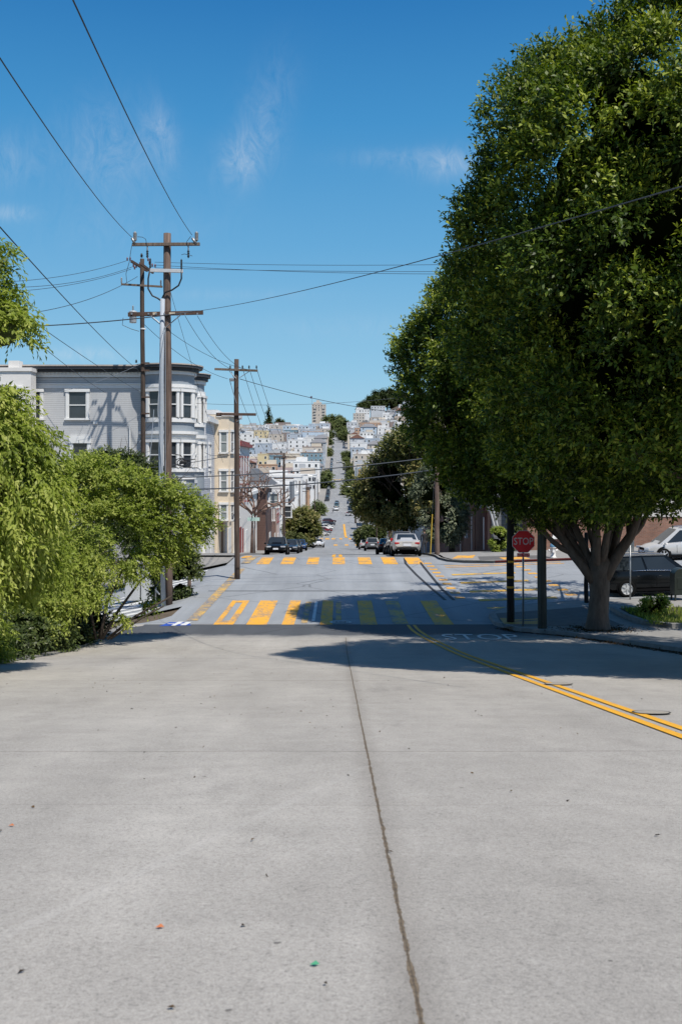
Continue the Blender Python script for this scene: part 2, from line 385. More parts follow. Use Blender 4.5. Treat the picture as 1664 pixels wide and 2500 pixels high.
for s in (-1, 1):
    struct(strip('hill_pavement', M_WALK, [(y, [s*6.1, s*7.5, s*9.5] if s > 0 else [-9.5, -7.5, -6.1]) for y in lin(224, 1600, 140)], .12))
# left lower edge of the near road
struct(kerb_strip('road_edge', [(-7.42, y) for y in lin(35.4, -14, 60)], M_KERB, .04, .3, side=1))

# ---------------------------------------------------------------- painted markings
def patch_poly(mb, poly, dz=.006, n=6, mi=0):
    """poly: 4 corners (x,y) near-left, near-right, far-right, far-left, draped on the road"""
    a, b, c, d = [Vector(p) for p in poly]; v = []; f = []
    for j in range(n+1):
        t = j/n; l = a.lerp(d, t); r = b.lerp(c, t)
        for q in (l, l.lerp(r, .5), r): v.append((q.x, q.y, gz(q.x, q.y) + dz))
    for j in range(n):
        for i in range(2):
            k = j*3+i; f.append((k, k+1, k+4, k+3))
    mb.add(v, f, mi); return mb
def bar(mb, x0, x1, y0, y1, dz=.006, n=6): return patch_poly(mb, [(x0,y0),(x1,y0),(x1,y1),(x0,y1)], dz, n)
mb = MB()
for x0, x1 in ((-3.28,-2.55),(-2.02,-1.58),(-.66,-.22),(.78,1.38),(3.42,4.1)): bar(mb, x0, x1, 35.4, 41.9, .011)
bar(mb, -4.45, -4.25, 35.4, 41.9, .011); bar(mb, -3.98, -3.74, 35.4, 41.9, .011); bar(mb, -4.25, -3.98, 35.4, 36.4, .011); bar(mb, -4.25, -3.98, 41.3, 41.9, .011)
struct(mb.build('crosswalk', M_YEL))
mb = MB(); bar(mb, -1.35, -1.12, 35.8, 41.5, .011); bar(mb, -.1, .1, 36.6, 41.6, .011); bar(mb, 1.95, 2.5, 35.6, 41.8, .010)
struct(mb.build('worn_crosswalk_bars', M_WORN))
mb = MB(); bar(mb, -.98, -.86, 36.3, 41.6, .011); struct(mb.build('white_line', M_WHT))
mb = MB()
for x0, x1 in ((-4.75,-4.02),(-3.38,-2.62),(-1.86,-1.18),(-.35,.38),(1.18,1.95),(2.62,3.45),(4.05,4.95)): bar(mb, x0, x1, 57.6, 62.3, .008)
struct(mb.build('far_crosswalk', M_YEL))
mb = MB(); bar(mb, -5.55, -5.15, 36.4, 55.0, .011, 14); patch_poly(mb, [(-5.7,58.2),(-5.2,58.2),(-5.0,63.5),(-5.6,63.5)], .012); struct(mb.build('yellow_edge_line', M_WORN))
# crosswalk over the side street by the stop sign
mb = MB()
for k, y in enumerate((39.2, 41.7, 44.6, 48.0, 51.6)): bar(mb, 5.9, 9.2, y, y+.62, .011, 2)
struct(mb.build('side_crosswalk', M_YWORN))
mb = MB()
for y in np.arange(42.5, 58, 1.7): bar(mb, 5.0 - .02*(57-y)*0, 5.42, y, y+.6, .011, 2); bar(mb, 9.75, 10.2, y, y+.6, .011, 2)
bar(mb, 6.0, 12.6, 55.6, 55.85, .012, 2); bar(mb, 6.0, 12.6, 56.5, 56.7, .012, 2)
struct(mb.build('side_crosswalk_edge', M_YEL))
# double yellow centre line
cl = [(-12, 3.22), (26.5, 3.22), (29, 3.12), (31.5, 2.86), (34, 2.6), (37.5, 2.5), (41.5, 2.4)]
def cx(y): return float(np.interp(y, [a for a, b in cl], [b for a, b in cl]))
for off in (-.16, .06):
    mb = MB(); ysl = lin(-12, 35.3, 60)
    v = []; f = []
    for y in ysl: v += [(cx(y)+off, y, gz(0, y)+.011), (cx(y)+off+.11, y, gz(0, y)+.011)]
    for i in range(len(ysl)-1): f.append((2*i, 2*i+1, 2*i+3, 2*i+2))
    struct(mb.add(v, f).build('double_yellow_line', M_YEL2))
mb = MB(); bar(mb, -.42, -.2, 62.6, 88, .01, 20); bar(mb, .02, .24, 62.6, 88, .01, 20); bar(mb, 1.5, 2.1, 228, 330, .05, 12)
struct(mb.build('street_centre_line', M_YEL2))
mb = MB()
for x0, x1 in ((-.9,-.2),(1.2,1.9),(3.2,3.9)): bar(mb, x0, x1, 186, 196, .02)
struct(mb.build('second_crosswalk', M_YEL))
mb = MB()
for x0, x1 in ((-4.2,-3.4),(-2.9,-2.0),(-1.5,-.7),(.2,.8),(2.2,2.8)): bar(mb, x0, x1, 213, 222, .03)
struct(mb.build('second_crosswalk', M_YEL))
mb = MB(); bar(mb, -1.4, 1.4, 229, 231.5, .04); bar(mb, -.2, 1.0, 179, 181, .03); struct(mb.build('white_stop_line', M_WHT))
for y0, y1, mt, nn in ((388, 391, M_FAINT, 9), (402, 405, M_FAINT, 9), (600, 609, M_YWORN, 8), (868, 880, M_FAINT, 9)):
    mb = MB()
    for k in range(nn):
        x = -5 + 10*k/(nn-1); bar(mb, x-.35, x+.35, y0, y1, .1)
    struct(mb.build('hill_crosswalk', mt))
# white crosswalk on the falling side street
mb = MB()
for y in np.arange(41, 57, 1.5): bar(mb, -11.0, -7.4, y, y+.75, .012, 4)
struct(mb.build('white_side_crosswalk', M_WHT))
# tactile pads at the kerb ramps
mb = MB(); patch_poly(mb, [(5.75,34.6),(7.2,34.6),(7.4,36.2),(5.85,36.2)], .135); struct(mb.build('kerb_ramp_pad', M_YDIRTY))
mb = MB(); patch_poly(mb, [(6.75,59.4),(8.0,59.4),(8.4,61.2),(7.3,61.2)], .137); struct(mb.build('kerb_ramp_pad', M_YEL))
mb = MB(); patch_poly(mb, [(9.6,57.65),(11.1,57.65),(11.0,59.0),(9.5,59.0)], .137); struct(mb.build('kerb_ramp_pad', M_YEL))
mb = MB(); patch_poly(mb, [(-6.0,61.5),(-5.5,61.5),(-5.6,65),(-6.1,65)], .012); struct(mb.build('yellow_kerb_paint', M_YEL))
# dark ramps around the pads
mb = MB(); patch_poly(mb, [(8.2,57.9),(12.4,57.6),(12.2,59.6),(8.4,60.2)], .133); struct(mb.build('pavement_patch', M_BAND))
mb = MB(); patch_poly(mb, [(5.6,33.9),(9.8,34.2),(9.6,38.4),(5.9,37.4)], .132); struct(mb.build('pavement_patch', M_BAND))
# blue painted patch with white strokes at the near corner
mb = MB(); patch_poly(mb, [(-6.3,35.0),(-5.2,35.2),(-5.4,35.9),(-6.1,36.0)], .012); struct(mb.build('blue_pavement_mark', M_BLUE))
mb = MB(); patch_poly(mb, [(-5.9,35.1),(-5.75,35.1),(-5.6,36.1),(-5.8,36.1)], .017); patch_poly(mb, [(-5.6,35.2),(-5.4,35.2),(-5.3,36.0),(-5.5,36.0)], .017); bar(mb, -6.1, -5.4, 35.5, 35.62, .018, 1)
struct(mb.build('white_pavement_stroke', M_WHT))

def letters(txt, size, mat, name, parent=None, M=None, drape=None, xscale=1.0):
    cu = bpy.data.curves.new(name, 'FONT'); cu.body = txt; cu.size = size; cu.align_x = 'CENTER'; cu.align_y = 'CENTER'; cu.resolution_u = 3
    o = bpy.data.objects.new(name, cu); COL.objects.link(o); o.scale = (1, 1, 1)
    dg = bpy.context.evaluated_depsgraph_get(); me = bpy.data.meshes.new_from_object(o.evaluated_get(dg)); bpy.data.objects.remove(o)
    me.materials.clear(); me.materials.append(mat); me.name = name
    for v in me.vertices:
        x, y = v.co.x * xscale, v.co.y
        v.co = Vector((x, y, 0))
        if drape: v.co = drape(x, y)
        elif M is not None: v.co = M @ v.co
    o = bpy.data.objects.new(name, me); COL.objects.link(o)
    if parent: o.parent = parent
    return o
struct(letters('STOP', 2.0, paint('white_letter_paint', (.74,.74,.72), .36), 'stop_road_lettering', drape=lambda x, y: Vector((4.55 + x*.52, 31.9 + y*1.15, gz(4.5, 31.9 + y*1.15) + .017))))

# manhole covers and valve rings
M_IRON = plain('cast_iron', (.08, .08, .085), .6, .6, .3, 20, .3); M_RING = plain('pale_worn_ring', (.50, .52, .52), .8, 0, .3, 20); M_TAR = plain('tar_seal', (.035, .033, .032), .7, 0, .3, 12)
def ring(mb, x, y, r0, r1, dz, mi=0, n=28, sy=1.0):
    v = []; f = []
    for k in range(n):
        a = 2*math.pi*k/n
        for r in (r0, r1): v.append((x + r*math.cos(a), y + r*sy*math.sin(a), gz(0, y + r*sy*math.sin(a)) + dz))
    for k in range(n):
        i = 2*k; j = 2*((k+1) % n); f.append((i, i+1, j+1, j))
    mb.add(v, f, mi)
t = thing('manhole_cover', 'pale ringed manhole cover beside the yellow crosswalk bars', 'manhole cover', (.08, 36.0, gz(0, 36)))
mb = MB(); ring(mb, .08, 36.0, .0, .30, .016); o = mb.build('lid', M_IRON, t); o.matrix_parent_inverse = Matrix.Translation(-t.location)
mb = MB(); ring(mb, .08, 36.0, .22, .26, .019); ring(mb, .08, 36.0, .30, .40, .018); ring(mb, .08, 36.0, .08, .13, .019); o = mb.build('rim', M_RING, t); o.matrix_parent_inverse = Matrix.Translation(-t.location)
for (x, y, r, lb) in ((3.42, 15.5, .20, 'small round valve lid sunk between the double yellow lines, farther from the bottom edge'), (3.5, 11.15, .19, 'small round valve lid on the double yellow lines, closer to the bottom edge')):
    t = thing('valve_cover', lb, 'valve cover', (x, y, gz(0, y)))
    mb = MB(); ring(mb, x, y, 0, r, .016); o = mb.build('lid', plain('valve_lid_iron', (.33,.30,.25), .9, 0, .3, 20), t); o.matrix_parent_inverse = Matrix.Translation(-t.location)
    mb = MB(); ring(mb, x, y, r, r+.022, .018); o = mb.build('rim', M_TAR, t); o.matrix_parent_inverse = Matrix.Translation(-t.location)
# tyre marks curving across the crossing, and litter on the concrete
mb = MB()
for off in (0, .9):
    pts = [(4.1+off, 62.2), (3.9+off, 58), (4.05+off*.8, 52), (4.3+off*.5, 46), (4.5+off*.4, 42)]
    v = []; f = []
    for x, y in pts: v += [(x-.07, y, gz(x, y)+.010), (x+.07, y, gz(x, y)+.010)]
    for i in range(len(pts)-1): f.append((2*i, 2*i+1, 2*i+3, 2*i+2))
    mb.add(v, f)
mb.add([(x, y, gz(x, y)+.01) for x, y in ((-5.9,45.1),(5.3,45.1),(5.3,45.22),(-5.9,45.22))], [(0,1,2,3)])
struct(mb.build('tyre_mark', M_TAR))
lit = [((.02,.25,.12), 'tiny green scrap lying on the concrete', P(768, 2364, 3.22)), ((.45,.13,.03), 'tiny orange leaf scrap on the concrete, mid road', P(390, 2250, 3.6)), ((.40,.12,.03), 'dry orange leaf on the concrete near the road edge', P(28, 1990, 5.3))]
for k, (c, lb, p) in enumerate(lit):
    y = p.y; x = p.x; s = .012
    mb = MB(); z = gz(x, y)
    mb.add([(x-s*1.4, y, z+.006), (x, y-s*.8, z+.010), (x+s*1.4, y+s*.2, z+.006), (x+.3*s, y+s, z+.014)], [(0,1,2,3)])
    tag(mb.build('leaf_scrap', plain('scrap_%d' % k, c, .6)), lb, 'litter')

n = 330; rng_l = np.random.default_rng(77); ly = rng_l.uniform(2.6, 30, n)**1.0; lx = np.clip(rng_l.normal(-1.2, 3.6, n), -7.0, 9.0)
# ================================================================ foliage
def unit(a): return a / np.maximum(np.linalg.norm(a, axis=1, keepdims=True), 1e-9)
def leaf_mesh(name, pos, drc, nrm, L, W, shade, mat, parent):
    """one folded four-point leaf per row"""
    n = len(pos); side = unit(np.cross(drc, nrm)); up = unit(np.cross(side, drc))
    L = L[:, None]; W = W[:, None]
    v = np.empty((n, 4, 3), np.float32)
    v[:, 0] = pos; v[:, 2] = pos + drc*L - up*L*.10
    mid = pos + drc*L*.48
    v[:, 1] = mid + side*W*.5 + up*W*.22; v[:, 3] = mid - side*W*.5 + up*W*.22
    me = bpy.data.meshes.new(name); me.vertices.add(n*4); me.vertices.foreach_set('co', v.ravel())
    me.loops.add(n*4); me.loops.foreach_set('vertex_index', np.arange(n*4, dtype=np.int32))
    me.polygons.add(n); me.polygons.foreach_set('loop_start', np.arange(0, n*4, 4, dtype=np.int32))
    at = me.attributes.new('shade', 'FLOAT', 'FACE'); at.data.foreach_set('value', shade.astype(np.float32))
    me.materials.append(mat); me.update(calc_edges=True)
    o = bpy.data.objects.new(name, me); COL.objects.link(o)
    if parent is not None: o.parent = parent
    return o
def twigs(centers, radii, center, n, k, tw, L, W, rng, droop=0.0, up=.35, shell=(.72, 1.08), back=1.0, flat=None, hemi=False):
    """leaf rows for n twigs spread over the shells of the lumps, each with k leaves"""
    centers = np.array(centers, float); radii = np.array(radii, float)
    w = radii**2
    fr = np.where(centers[:, 1] < center[1] + .3*np.ptp(centers[:, 1]) * .5, 1.0, back); w = w*fr
    idx = rng.choice(len(centers), n, p=w/w.sum())
    d = unit(rng.normal(size=(n, 3)))
    outw = unit(centers[idx] - np.array(center)[None]); 
    ax = unit(outw + np.array([[0, 0, .75]])) if hemi else outw
    flip = (d*ax).sum(1) < (.0 if hemi else -.25); d[flip] *= -1
    rr = radii[idx] * rng.uniform(*shell, size=n)
    sc = np.array([1, 1, .85])
    base = centers[idx] + d*rr[:, None]*sc
    td = unit(d*.8 + outw*.3 + rng.normal(size=(n, 3))*.45 + np.array([0, 0, up])[None])
    clump = rng.random(len(centers))[idx]
    tone = rng.random(n)
    P_, D_, N_, S_, Ls, Ws = [], [], [], [], [], []
    for j in range(k):
        t = (j+.4)/k
        pos = base + td*(tw*(t-.4)) + np.array([0, 0, -droop])*(tw*t*t)
        a = rng.uniform(0, 2*math.pi, n)
        ref = np.where(np.abs(td[:, 2:3]) < .9, np.array([[0, 0, 1.]]), np.array([[1., 0, 0]]))
        u = unit(np.cross(td, ref)); w_ = np.cross(td, u)
        rad = u*np.cos(a)[:, None] + w_*np.sin(a)[:, None]
        ld = unit(td*(.45+.4*t) + rad*.75 + np.array([0, 0, -droop])[None] + rng.normal(size=(n, 3))*.2)
        nm = unit(np.array([.22, -.3, .75])[None] + d*.55 + rng.normal(size=(n, 3))*.42)
        P_.append(pos); D_.append(ld); N_.append(nm)
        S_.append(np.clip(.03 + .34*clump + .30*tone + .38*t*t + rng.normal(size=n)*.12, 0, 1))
        s = rng.uniform(.7, 1.2, n) * (1.12 - .35*abs(t-.5)); Ls.append(L*s); Ws.append(W*s*rng.uniform(.8, 1.15, n))
    c = np.concatenate
    return c(P_), c(D_), c(N_), c(Ls), c(Ws), c(S_)
def ellipsoid_lumps(c, rad, n, lr, rng, keep=None, fill=.86):
    out = []; ga = math.pi*(3-math.sqrt(5)); ph = rng.uniform(0, 6)
    for i in range(n):
        z = 1 - 2*(i+.5)/n; r = math.sqrt(1-z*z); a = ga*i + ph
        q = rng.uniform(fill-.13, fill+.11)
        p = (c[0] + rad[0]*r*math.cos(a)*q + rng.normal()*.15, c[1] + rad[1]*r*math.sin(a)*q + rng.normal()*.15, c[2] + rad[2]*z*q + rng.normal()*.12)
        if keep is None or keep(p): out.append((p, rng.uniform(*lr)))
    return out
def clumps(c, rad, n, lr, rng, keep):
    out = []; ga = math.pi*(3-math.sqrt(5))
    for i in range(n):
        z = 1 - 2*(i+.5)/n; r = math.sqrt(1-z*z); a = ga*i + rng.normal()*.12; q = rng.uniform(.88, 1.03)
        p = (c[0]+rad[0]*r*math.cos(a)*q, c[1]+rad[1]*r*math.sin(a)*q, c[2]+rad[2]*z*q)
        if keep(p): out.append((p, rng.uniform(*lr)))
    return out
def shrink(L_, c, k=.84): return [(tuple(c[i]+(p[i]-c[i])*k for i in range(3)), r*.9) for p, r in L_]
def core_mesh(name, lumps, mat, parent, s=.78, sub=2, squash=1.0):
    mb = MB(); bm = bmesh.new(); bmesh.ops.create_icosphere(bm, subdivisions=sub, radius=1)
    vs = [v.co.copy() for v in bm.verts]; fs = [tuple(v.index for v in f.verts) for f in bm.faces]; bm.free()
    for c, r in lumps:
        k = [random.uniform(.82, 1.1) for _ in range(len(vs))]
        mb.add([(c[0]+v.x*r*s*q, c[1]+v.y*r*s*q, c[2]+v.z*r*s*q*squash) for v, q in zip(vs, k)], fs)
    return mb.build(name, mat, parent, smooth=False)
def limb(mb, p, d, length, r, depth, rng, spread=.5, up=.15, n=7, bend=.25, kids=3):
    p = Vector(p); d = Vector(d).normalized(); pts = [p]; rad = [r]; seg = 5
    for i in range(seg):
        d = (d + Vector(rng.normal(size=3))*bend*.35 + Vector((0, 0, up*.3))).normalized()
        p = p + d*(length/seg); pts.append(p); rad.append(r*(1-.5*(i+1)/seg))
    mb.tube(pts, rad, n if r > .05 else 5)
    if depth > 0:
        for k in range(kids):
            i = rng.integers(2, seg+1); a = Vector(rng.normal(size=3)); a = (a - d*a.dot(d)).normalized()
            limb(mb, pts[i], d + a*spread*1.4, length*rng.uniform(.55, .8), rad[i]*.72, depth-1, rng, spread, up, n, bend, kids)
M_LEAF_F = leaf_mat('ficus_leaf', (.012,.026,.004), (.066,.112,.011), (.36,.40,.05), .24, .46, .25)
M_LEAF_L = leaf_mat('pale_drooping_leaf', (.10,.14,.02), (.26,.32,.05), (.48,.50,.14), .42, .5, .25)
M_LEAF_M = leaf_mat('street_tree_leaf', (.10,.14,.022), (.25,.31,.052), (.48,.49,.14), .40, .5, .25)
M_LEAF_D = leaf_mat('dark_leaf', (.02,.034,.010), (.055,.08,.022), (.13,.155,.045), .25, .45, .3)
M_LEAF_MAG = leaf_mat('glossy_brown_backed_leaf', (.04,.055,.014), (.14,.155,.04), (.42,.35,.15), .25, .45, .3)
M_LEAF_S = leaf_mat('silvery_leaf', (.04,.055,.03), (.12,.145,.085), (.26,.28,.18), .2, .5, .3)
M_LEAF_FAR = leaf_mat('far_leaf', (.045,.065,.025), (.125,.155,.055), (.26,.29,.11), .25, .6, .2)
M_LEAF_OL = leaf_mat('far_olive_leaf', (.05,.06,.02), (.12,.14,.05), (.22,.23,.09), .2, .6, .2)
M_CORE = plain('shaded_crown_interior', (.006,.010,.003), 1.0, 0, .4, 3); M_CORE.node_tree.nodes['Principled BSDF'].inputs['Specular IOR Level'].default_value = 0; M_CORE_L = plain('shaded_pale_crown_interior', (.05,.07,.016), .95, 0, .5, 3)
M_BARK = plain('smooth_grey_bark', (.145,.108,.082), .85, 0, .6, 7, .9, stretch=(1,1,.3)); M_BARK_D = plain('dark_bark', (.055,.042,.032), .9, 0, .4, 8, .5, stretch=(1,1,.2)); M_BARK_R = plain('reddish_pruned_bark', (.20,.13,.105), .9, 0, .35, 6, .3)

def crown(parent, lumps, center, n, k, tw, L, W, mat, rng, name='crown', core=True, coremat=None, cs=.78, sub=2, **kw):
    pos = [c for c, r in lumps]; rad = [r for c, r in lumps]
    a = twigs(pos, rad, center, n, k, tw, L, W, rng, **kw)
    o = leaf_mesh(name, *[a[i] for i in (0, 1, 2)], a[3], a[4], a[5], mat, parent)
    if core: core_mesh('crown_interior', lumps, coremat or M_CORE, o, cs, sub)
    return o

lp0 = np.array([(x, y, gz(0, y)+.008) for x, y in zip(lx, ly)]); gd = unit(rng_l.normal(size=(n,3))*np.array([[1,1,.15]])); gn = unit(rng_l.normal(size=(n,3))*.3+np.array([[0,0,1.]])) if True else None
o = leaf_mesh('leaf_litter', lp0, gd, gn, rng_l.uniform(.012,.045,n), rng_l.uniform(.008,.024,n), rng_l.random(n), leaf_mat('dark_debris', (.02,.016,.012), (.05,.035,.022), (.14,.08,.03), .05, .9, .1), None); o['kind'] = 'stuff'
# ---- the big clipped ficus over the road
rng = np.random.default_rng(11)
gA = gz(8.65, 33.2)+.13
tA = thing('ficus_tree', 'grey forked trunk street tree with dense dark crown behind the stop sign', 'tree', (8.65, 33.2, gA))
cA = (8.3, 33.6, 8.3)                      # local frame uses world axes offset by the root
def loc(p, root): return (p[0]-root.location.x, p[1]-root.location.y, p[2]-root.location.z)
cAw = (7.95, 33.8, 3.2)
lA = ellipsoid_lumps(cAw, (5.5, 5.9, 4.6), 84, (.75, 1.6), rng, lambda p: p[2] > -1.6 + .10*abs(p[0]-7.7))
lA += [((x, y, z), r) for x, y, z, r in ((3.7, 33.2, .2, .9), (4.2, 32.6, -.4, .8), (5.0, 32.4, -.6, .8), (6.0, 31.8, -.75, .8), (10.4, 31.4, -.6, 1.0), (11.8, 32.0, -.5, 1.2), (12.8, 33.4, -.2, 1.3), (5.0, 34.5, -.6, .9), (7.4, 31.4, -.2, .9), (9.0, 30.6, .3, 1.1), (11.5,31.5,-1.2,.85), (12.6,31.8,-1.4,.9), (10.7,31,-.9,.7), (6.6,32,-1.1,.65), (5.9,32.3,-1.1,.65), (7.5,31.5,-.8,.6))]
lAl = [(loc(c, tA), r) for c, r in lA]
lA2 = [(loc(c, tA), r) for c, r in clumps(cAw, (5.55, 5.7, 4.7), 430, (.42, .8), rng, lambda p: p[2] > -1.5 + .10*abs(p[0]-7.95))] + [(c, r*.8) for c, r in lAl[-16:]]
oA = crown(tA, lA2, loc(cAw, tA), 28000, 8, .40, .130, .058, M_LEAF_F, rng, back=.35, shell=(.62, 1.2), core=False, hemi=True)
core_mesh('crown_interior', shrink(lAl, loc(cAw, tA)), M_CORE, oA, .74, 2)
lo_ = [((x, y, z), r) for x, y, z, r in ((7.2,40.2,2.5,1.1),(8.8,41.2,1.6,1.2),(10.2,41.5,3.2,1.2),(11.8,41.0,1.8,1.2),(9.6,43.4,2.6,1.1),(11.4,43.6,3.4,1.0),(13.2,42.6,2.4,1.2),(8.0,42.8,3.6,1.0),(12.8,39.5,1.2,1.1),(14.5,40.5,2.5,1.2),(10.6,45.2,3.2,.9),(8.9,45.4,2.2,.9))]
crown(tA, [(loc(c, tA), r) for c, r in lo_], loc(cAw, tA), 1500, 8, .5, .16, .07, M_LEAF_F, rng, name='dapple_spray', core=False, shell=(.1, 1.2))  # hidden sprays added behind the crown to cast dapples on the side street
mb = MB()
for c, r in lo_[::2]: q = Vector(loc(c, tA)); mb.tube([(1,1.2,3.2), q*.55+Vector((.3,0,1.4)), q], [.12,.07,.03], 6)
mb.build('back_limb', M_BARK, tA, smooth=True)
mb = MB()
mb.tube([(0,0,-.3), (-.02,0,.12), (0,.02,.5), (.05,.03,1.2), (.03,.05,1.8), (.05,.05,2.25), (.05,.05,2.75)], [.52, .41, .34, .325, .36, .40, .12], 16)
for k, (dx, dy, r) in enumerate(((-.9,-.1,.20),(-.45,.35,.17),(-.1,-.35,.18),(.35,.3,.17),(.8,-.1,.24),(.65,.5,.15),(-.75,.6,.15),(.2,-.75,.15),(-.25,.8,.15),(1.0,.5,.18),(-1.1,.2,.15))):
    limb(mb, (dx*.16, dy*.14, 1.62+.16*(k % 4)), (dx*.95, dy, 1.15), 2.9, r*.95, 2, rng, .42, .5, 9, .38, 4)
o = mb.build('trunk', M_BARK, tA, smooth=True)
# ---- nearer tree of the row, its trunk beyond the frame
rng = np.random.default_rng(23)
gB = gz(10.4, 19.6)+.13
tB = thing('ficus_tree', 'huge clipped dark crown overhanging the road in the upper corner, nearer than the stop sign', 'tree', (10.4, 19.6, gB))
cBw = (9.5, 20.4, 4.1)
lB = ellipsoid_lumps(cBw, (6.55, 6.0, 5.6), 112, (.75, 1.6), rng, lambda p: p[2] > -.2)
_r = np.random.default_rng(99); topB = [((_r.uniform(9.3, 14.5), _r.uniform(16, 24), _r.uniform(8.6, 10.9)), _r.uniform(.5, .9)) for _ in range(46)]
lB += [((11.5,20,9.2),1.3),((13,19,9.0),1.3),((12.5,21.5,9.6),1.2),((10.5,18.5,8.8),1.0),((13.8,17.5,8.2),1.2)]
lBl = [(loc(c, tB), r) for c, r in lB]
lB2 = [(loc(c, tB), r) for c, r in clumps(cBw, (6.75, 6.15, 6.0), 620, (.40, .78), rng, lambda p: p[2] > -.5) + topB]
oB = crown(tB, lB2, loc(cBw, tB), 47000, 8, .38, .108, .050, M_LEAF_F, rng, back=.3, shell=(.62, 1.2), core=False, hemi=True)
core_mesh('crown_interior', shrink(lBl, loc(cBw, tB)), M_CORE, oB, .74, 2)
mb = MB(); mb.tube([(0,0,-.3), (0,0,.3), (.05,0,1.2), (0,.05,2.0)], [.5,.4,.35,.42], 14)
for k, (dx, dy, r) in enumerate(((-.9,-.3,.2),(-.5,.4,.17),(-.1,-.5,.18),(.35,.3,.17),(.8,-.1,.2),(.5,.6,.15),(-1.2,.3,.17),(-1.1,-.6,.15))):
    limb(mb, (dx*.2, dy*.2, 1.7), (dx, dy, 1.0), 3.6, r, 2, rng, .4, .2, 9, .3, 3)
mb.build('trunk', M_BARK, tB, smooth=True)

# ---- light green trees along the lower edge
def leafy(name, label, base, lumps, n, k, tw, L, W, mat, seed, trunk_r=.14, limbs=6, droop=.25, core=False, coremat=None, barkmat=None, up=.2, lean=(0,0,1), group=None, back=1.0, cat='tree', cs=.6, ln=None, shell=(.45,1.1)):
    rng = np.random.default_rng(seed)
    t = thing(name, label, cat, base, 0, group)
    L_ = [(loc(c, t), r) for c, r in lumps]
    cc = tuple(np.mean([c for c, r in L_], axis=0))
    crown(t, L_, cc, n, k, tw, L, W, mat, rng, core=core, coremat=coremat, cs=cs, droop=droop, up=up, back=back, shell=shell)
    mb = MB(); top = Vector(cc); h = max(.6, cc[2]*.45)
    if limbs:
        mb.tube([(0,0,-.4), (lean[0]*h*.4, lean[1]*h*.4, h*.5), (lean[0]*h, lean[1]*h, h)], [trunk_r*1.2, trunk_r, trunk_r*.85], 9)
        st = Vector((lean[0]*h, lean[1]*h, h*.85))
        for k_ in range(limbs):
            c, r = L_[int(rng.integers(len(L_)))]; d = Vector(c)-st
            limb(mb, st, d, (ln or d.length*.75), trunk_r*.55, 2, rng, .45, .1, 6, .3, 3)
        mb.build('trunk', barkmat or M_BARK_D, t, smooth=True)
    return t
zL = -7.2
KQ = .77
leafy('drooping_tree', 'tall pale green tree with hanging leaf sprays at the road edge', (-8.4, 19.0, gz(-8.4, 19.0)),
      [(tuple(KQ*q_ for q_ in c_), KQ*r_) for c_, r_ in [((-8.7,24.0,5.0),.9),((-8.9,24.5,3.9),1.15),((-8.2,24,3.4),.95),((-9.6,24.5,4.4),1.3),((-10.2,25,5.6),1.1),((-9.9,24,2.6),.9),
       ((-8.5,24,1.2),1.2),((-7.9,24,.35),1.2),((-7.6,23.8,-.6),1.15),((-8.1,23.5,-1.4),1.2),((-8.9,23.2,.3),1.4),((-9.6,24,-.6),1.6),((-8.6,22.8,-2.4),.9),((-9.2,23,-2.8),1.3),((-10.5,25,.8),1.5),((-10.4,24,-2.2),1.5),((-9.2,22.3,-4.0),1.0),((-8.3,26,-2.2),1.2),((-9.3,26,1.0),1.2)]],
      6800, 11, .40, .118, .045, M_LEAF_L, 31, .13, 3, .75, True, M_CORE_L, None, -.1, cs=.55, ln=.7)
leafy('drooping_tree', 'pale green shrubby tree low at the frame edge, its leaves over the road', (-8.9, 14.5, gz(-8.9, 14.5)),
      [((-8.2,14.5,3.2),1.6),((-7.5,15.5,2.0),1.6),((-7.2,15.0,.2),1.3),((-7.9,16.0,-1.3),1.0),((-8.4,13,1.5),1.8),((-9,15,4.6),1.6),((-7.0,16.3,3.2),1.2)],
      3800, 10, .4, .125, .046, M_LEAF_L, 33, .14, 2, .7, True, M_CORE_L, None, -.1, cs=.6, ln=.7)
l2 = [(tuple(P(px, py, d*.88)), r*.88) for px, py, d, r in (
  (150,1190,33,1.0),(210,1160,33,.9),(270,1180,33.5,1.0),(330,1210,34,1.0),(395,1215,34,.8),(450,1235,34.5,.75),(495,1262,35,.55),(440,1290,34.5,.8),(480,1300,35,.45),(380,1280,34,.95),(310,1280,33.5,1.0),(240,1260,33,1.1),(170,1270,32.5,1.1),(120,1230,32,1.0),(100,1330,31,1.1),(170,1360,32,1.0),(240,1350,33,1.0),(310,1360,33.5,.9),(370,1350,34,.7),(410,1340,34.5,.6),(150,1440,31,.9),(90,1420,30.5,1.0),(60,1480,30,.9),(220,1430,32.5,.8),(130,1500,30.5,.6),(360,1470,34.5,.35),(300,1500,33.5,.3))]
tT = leafy('street_tree', 'broad light green tree whose bare limbs rise behind the road edge', (-8.3, 31.5, gz(-8.3, 31.5)), l2,
      7000, 9, .38, .104, .046, M_LEAF_M, 35, .11, 13, .35, False, M_CORE_L, None, .1, (-.1, -.1, 1), cs=.3, shell=(.3, 1.2), ln=1.3)
mb = MB()
for pts, r0 in ((((250,1560),(290,1490),(345,1415),(430,1360)),.055), (((262,1560),(330,1505),(420,1455)),.045), (((245,1560),(262,1470),(300,1390),(330,1330)),.06), (((270,1560),(360,1500),(400,1480)),.035), (((235,1560),(215,1460),(225,1380)),.045)):
    q = [Vector(P(a, b, 29.6+.3*i))-tT.location for i, (a, b) in enumerate(pts)]; mb.tube(q, [r0*(1-.2*i) for i in range(len(q))], 7)
mb.build('limb', M_BARK_D, tT, smooth=True)
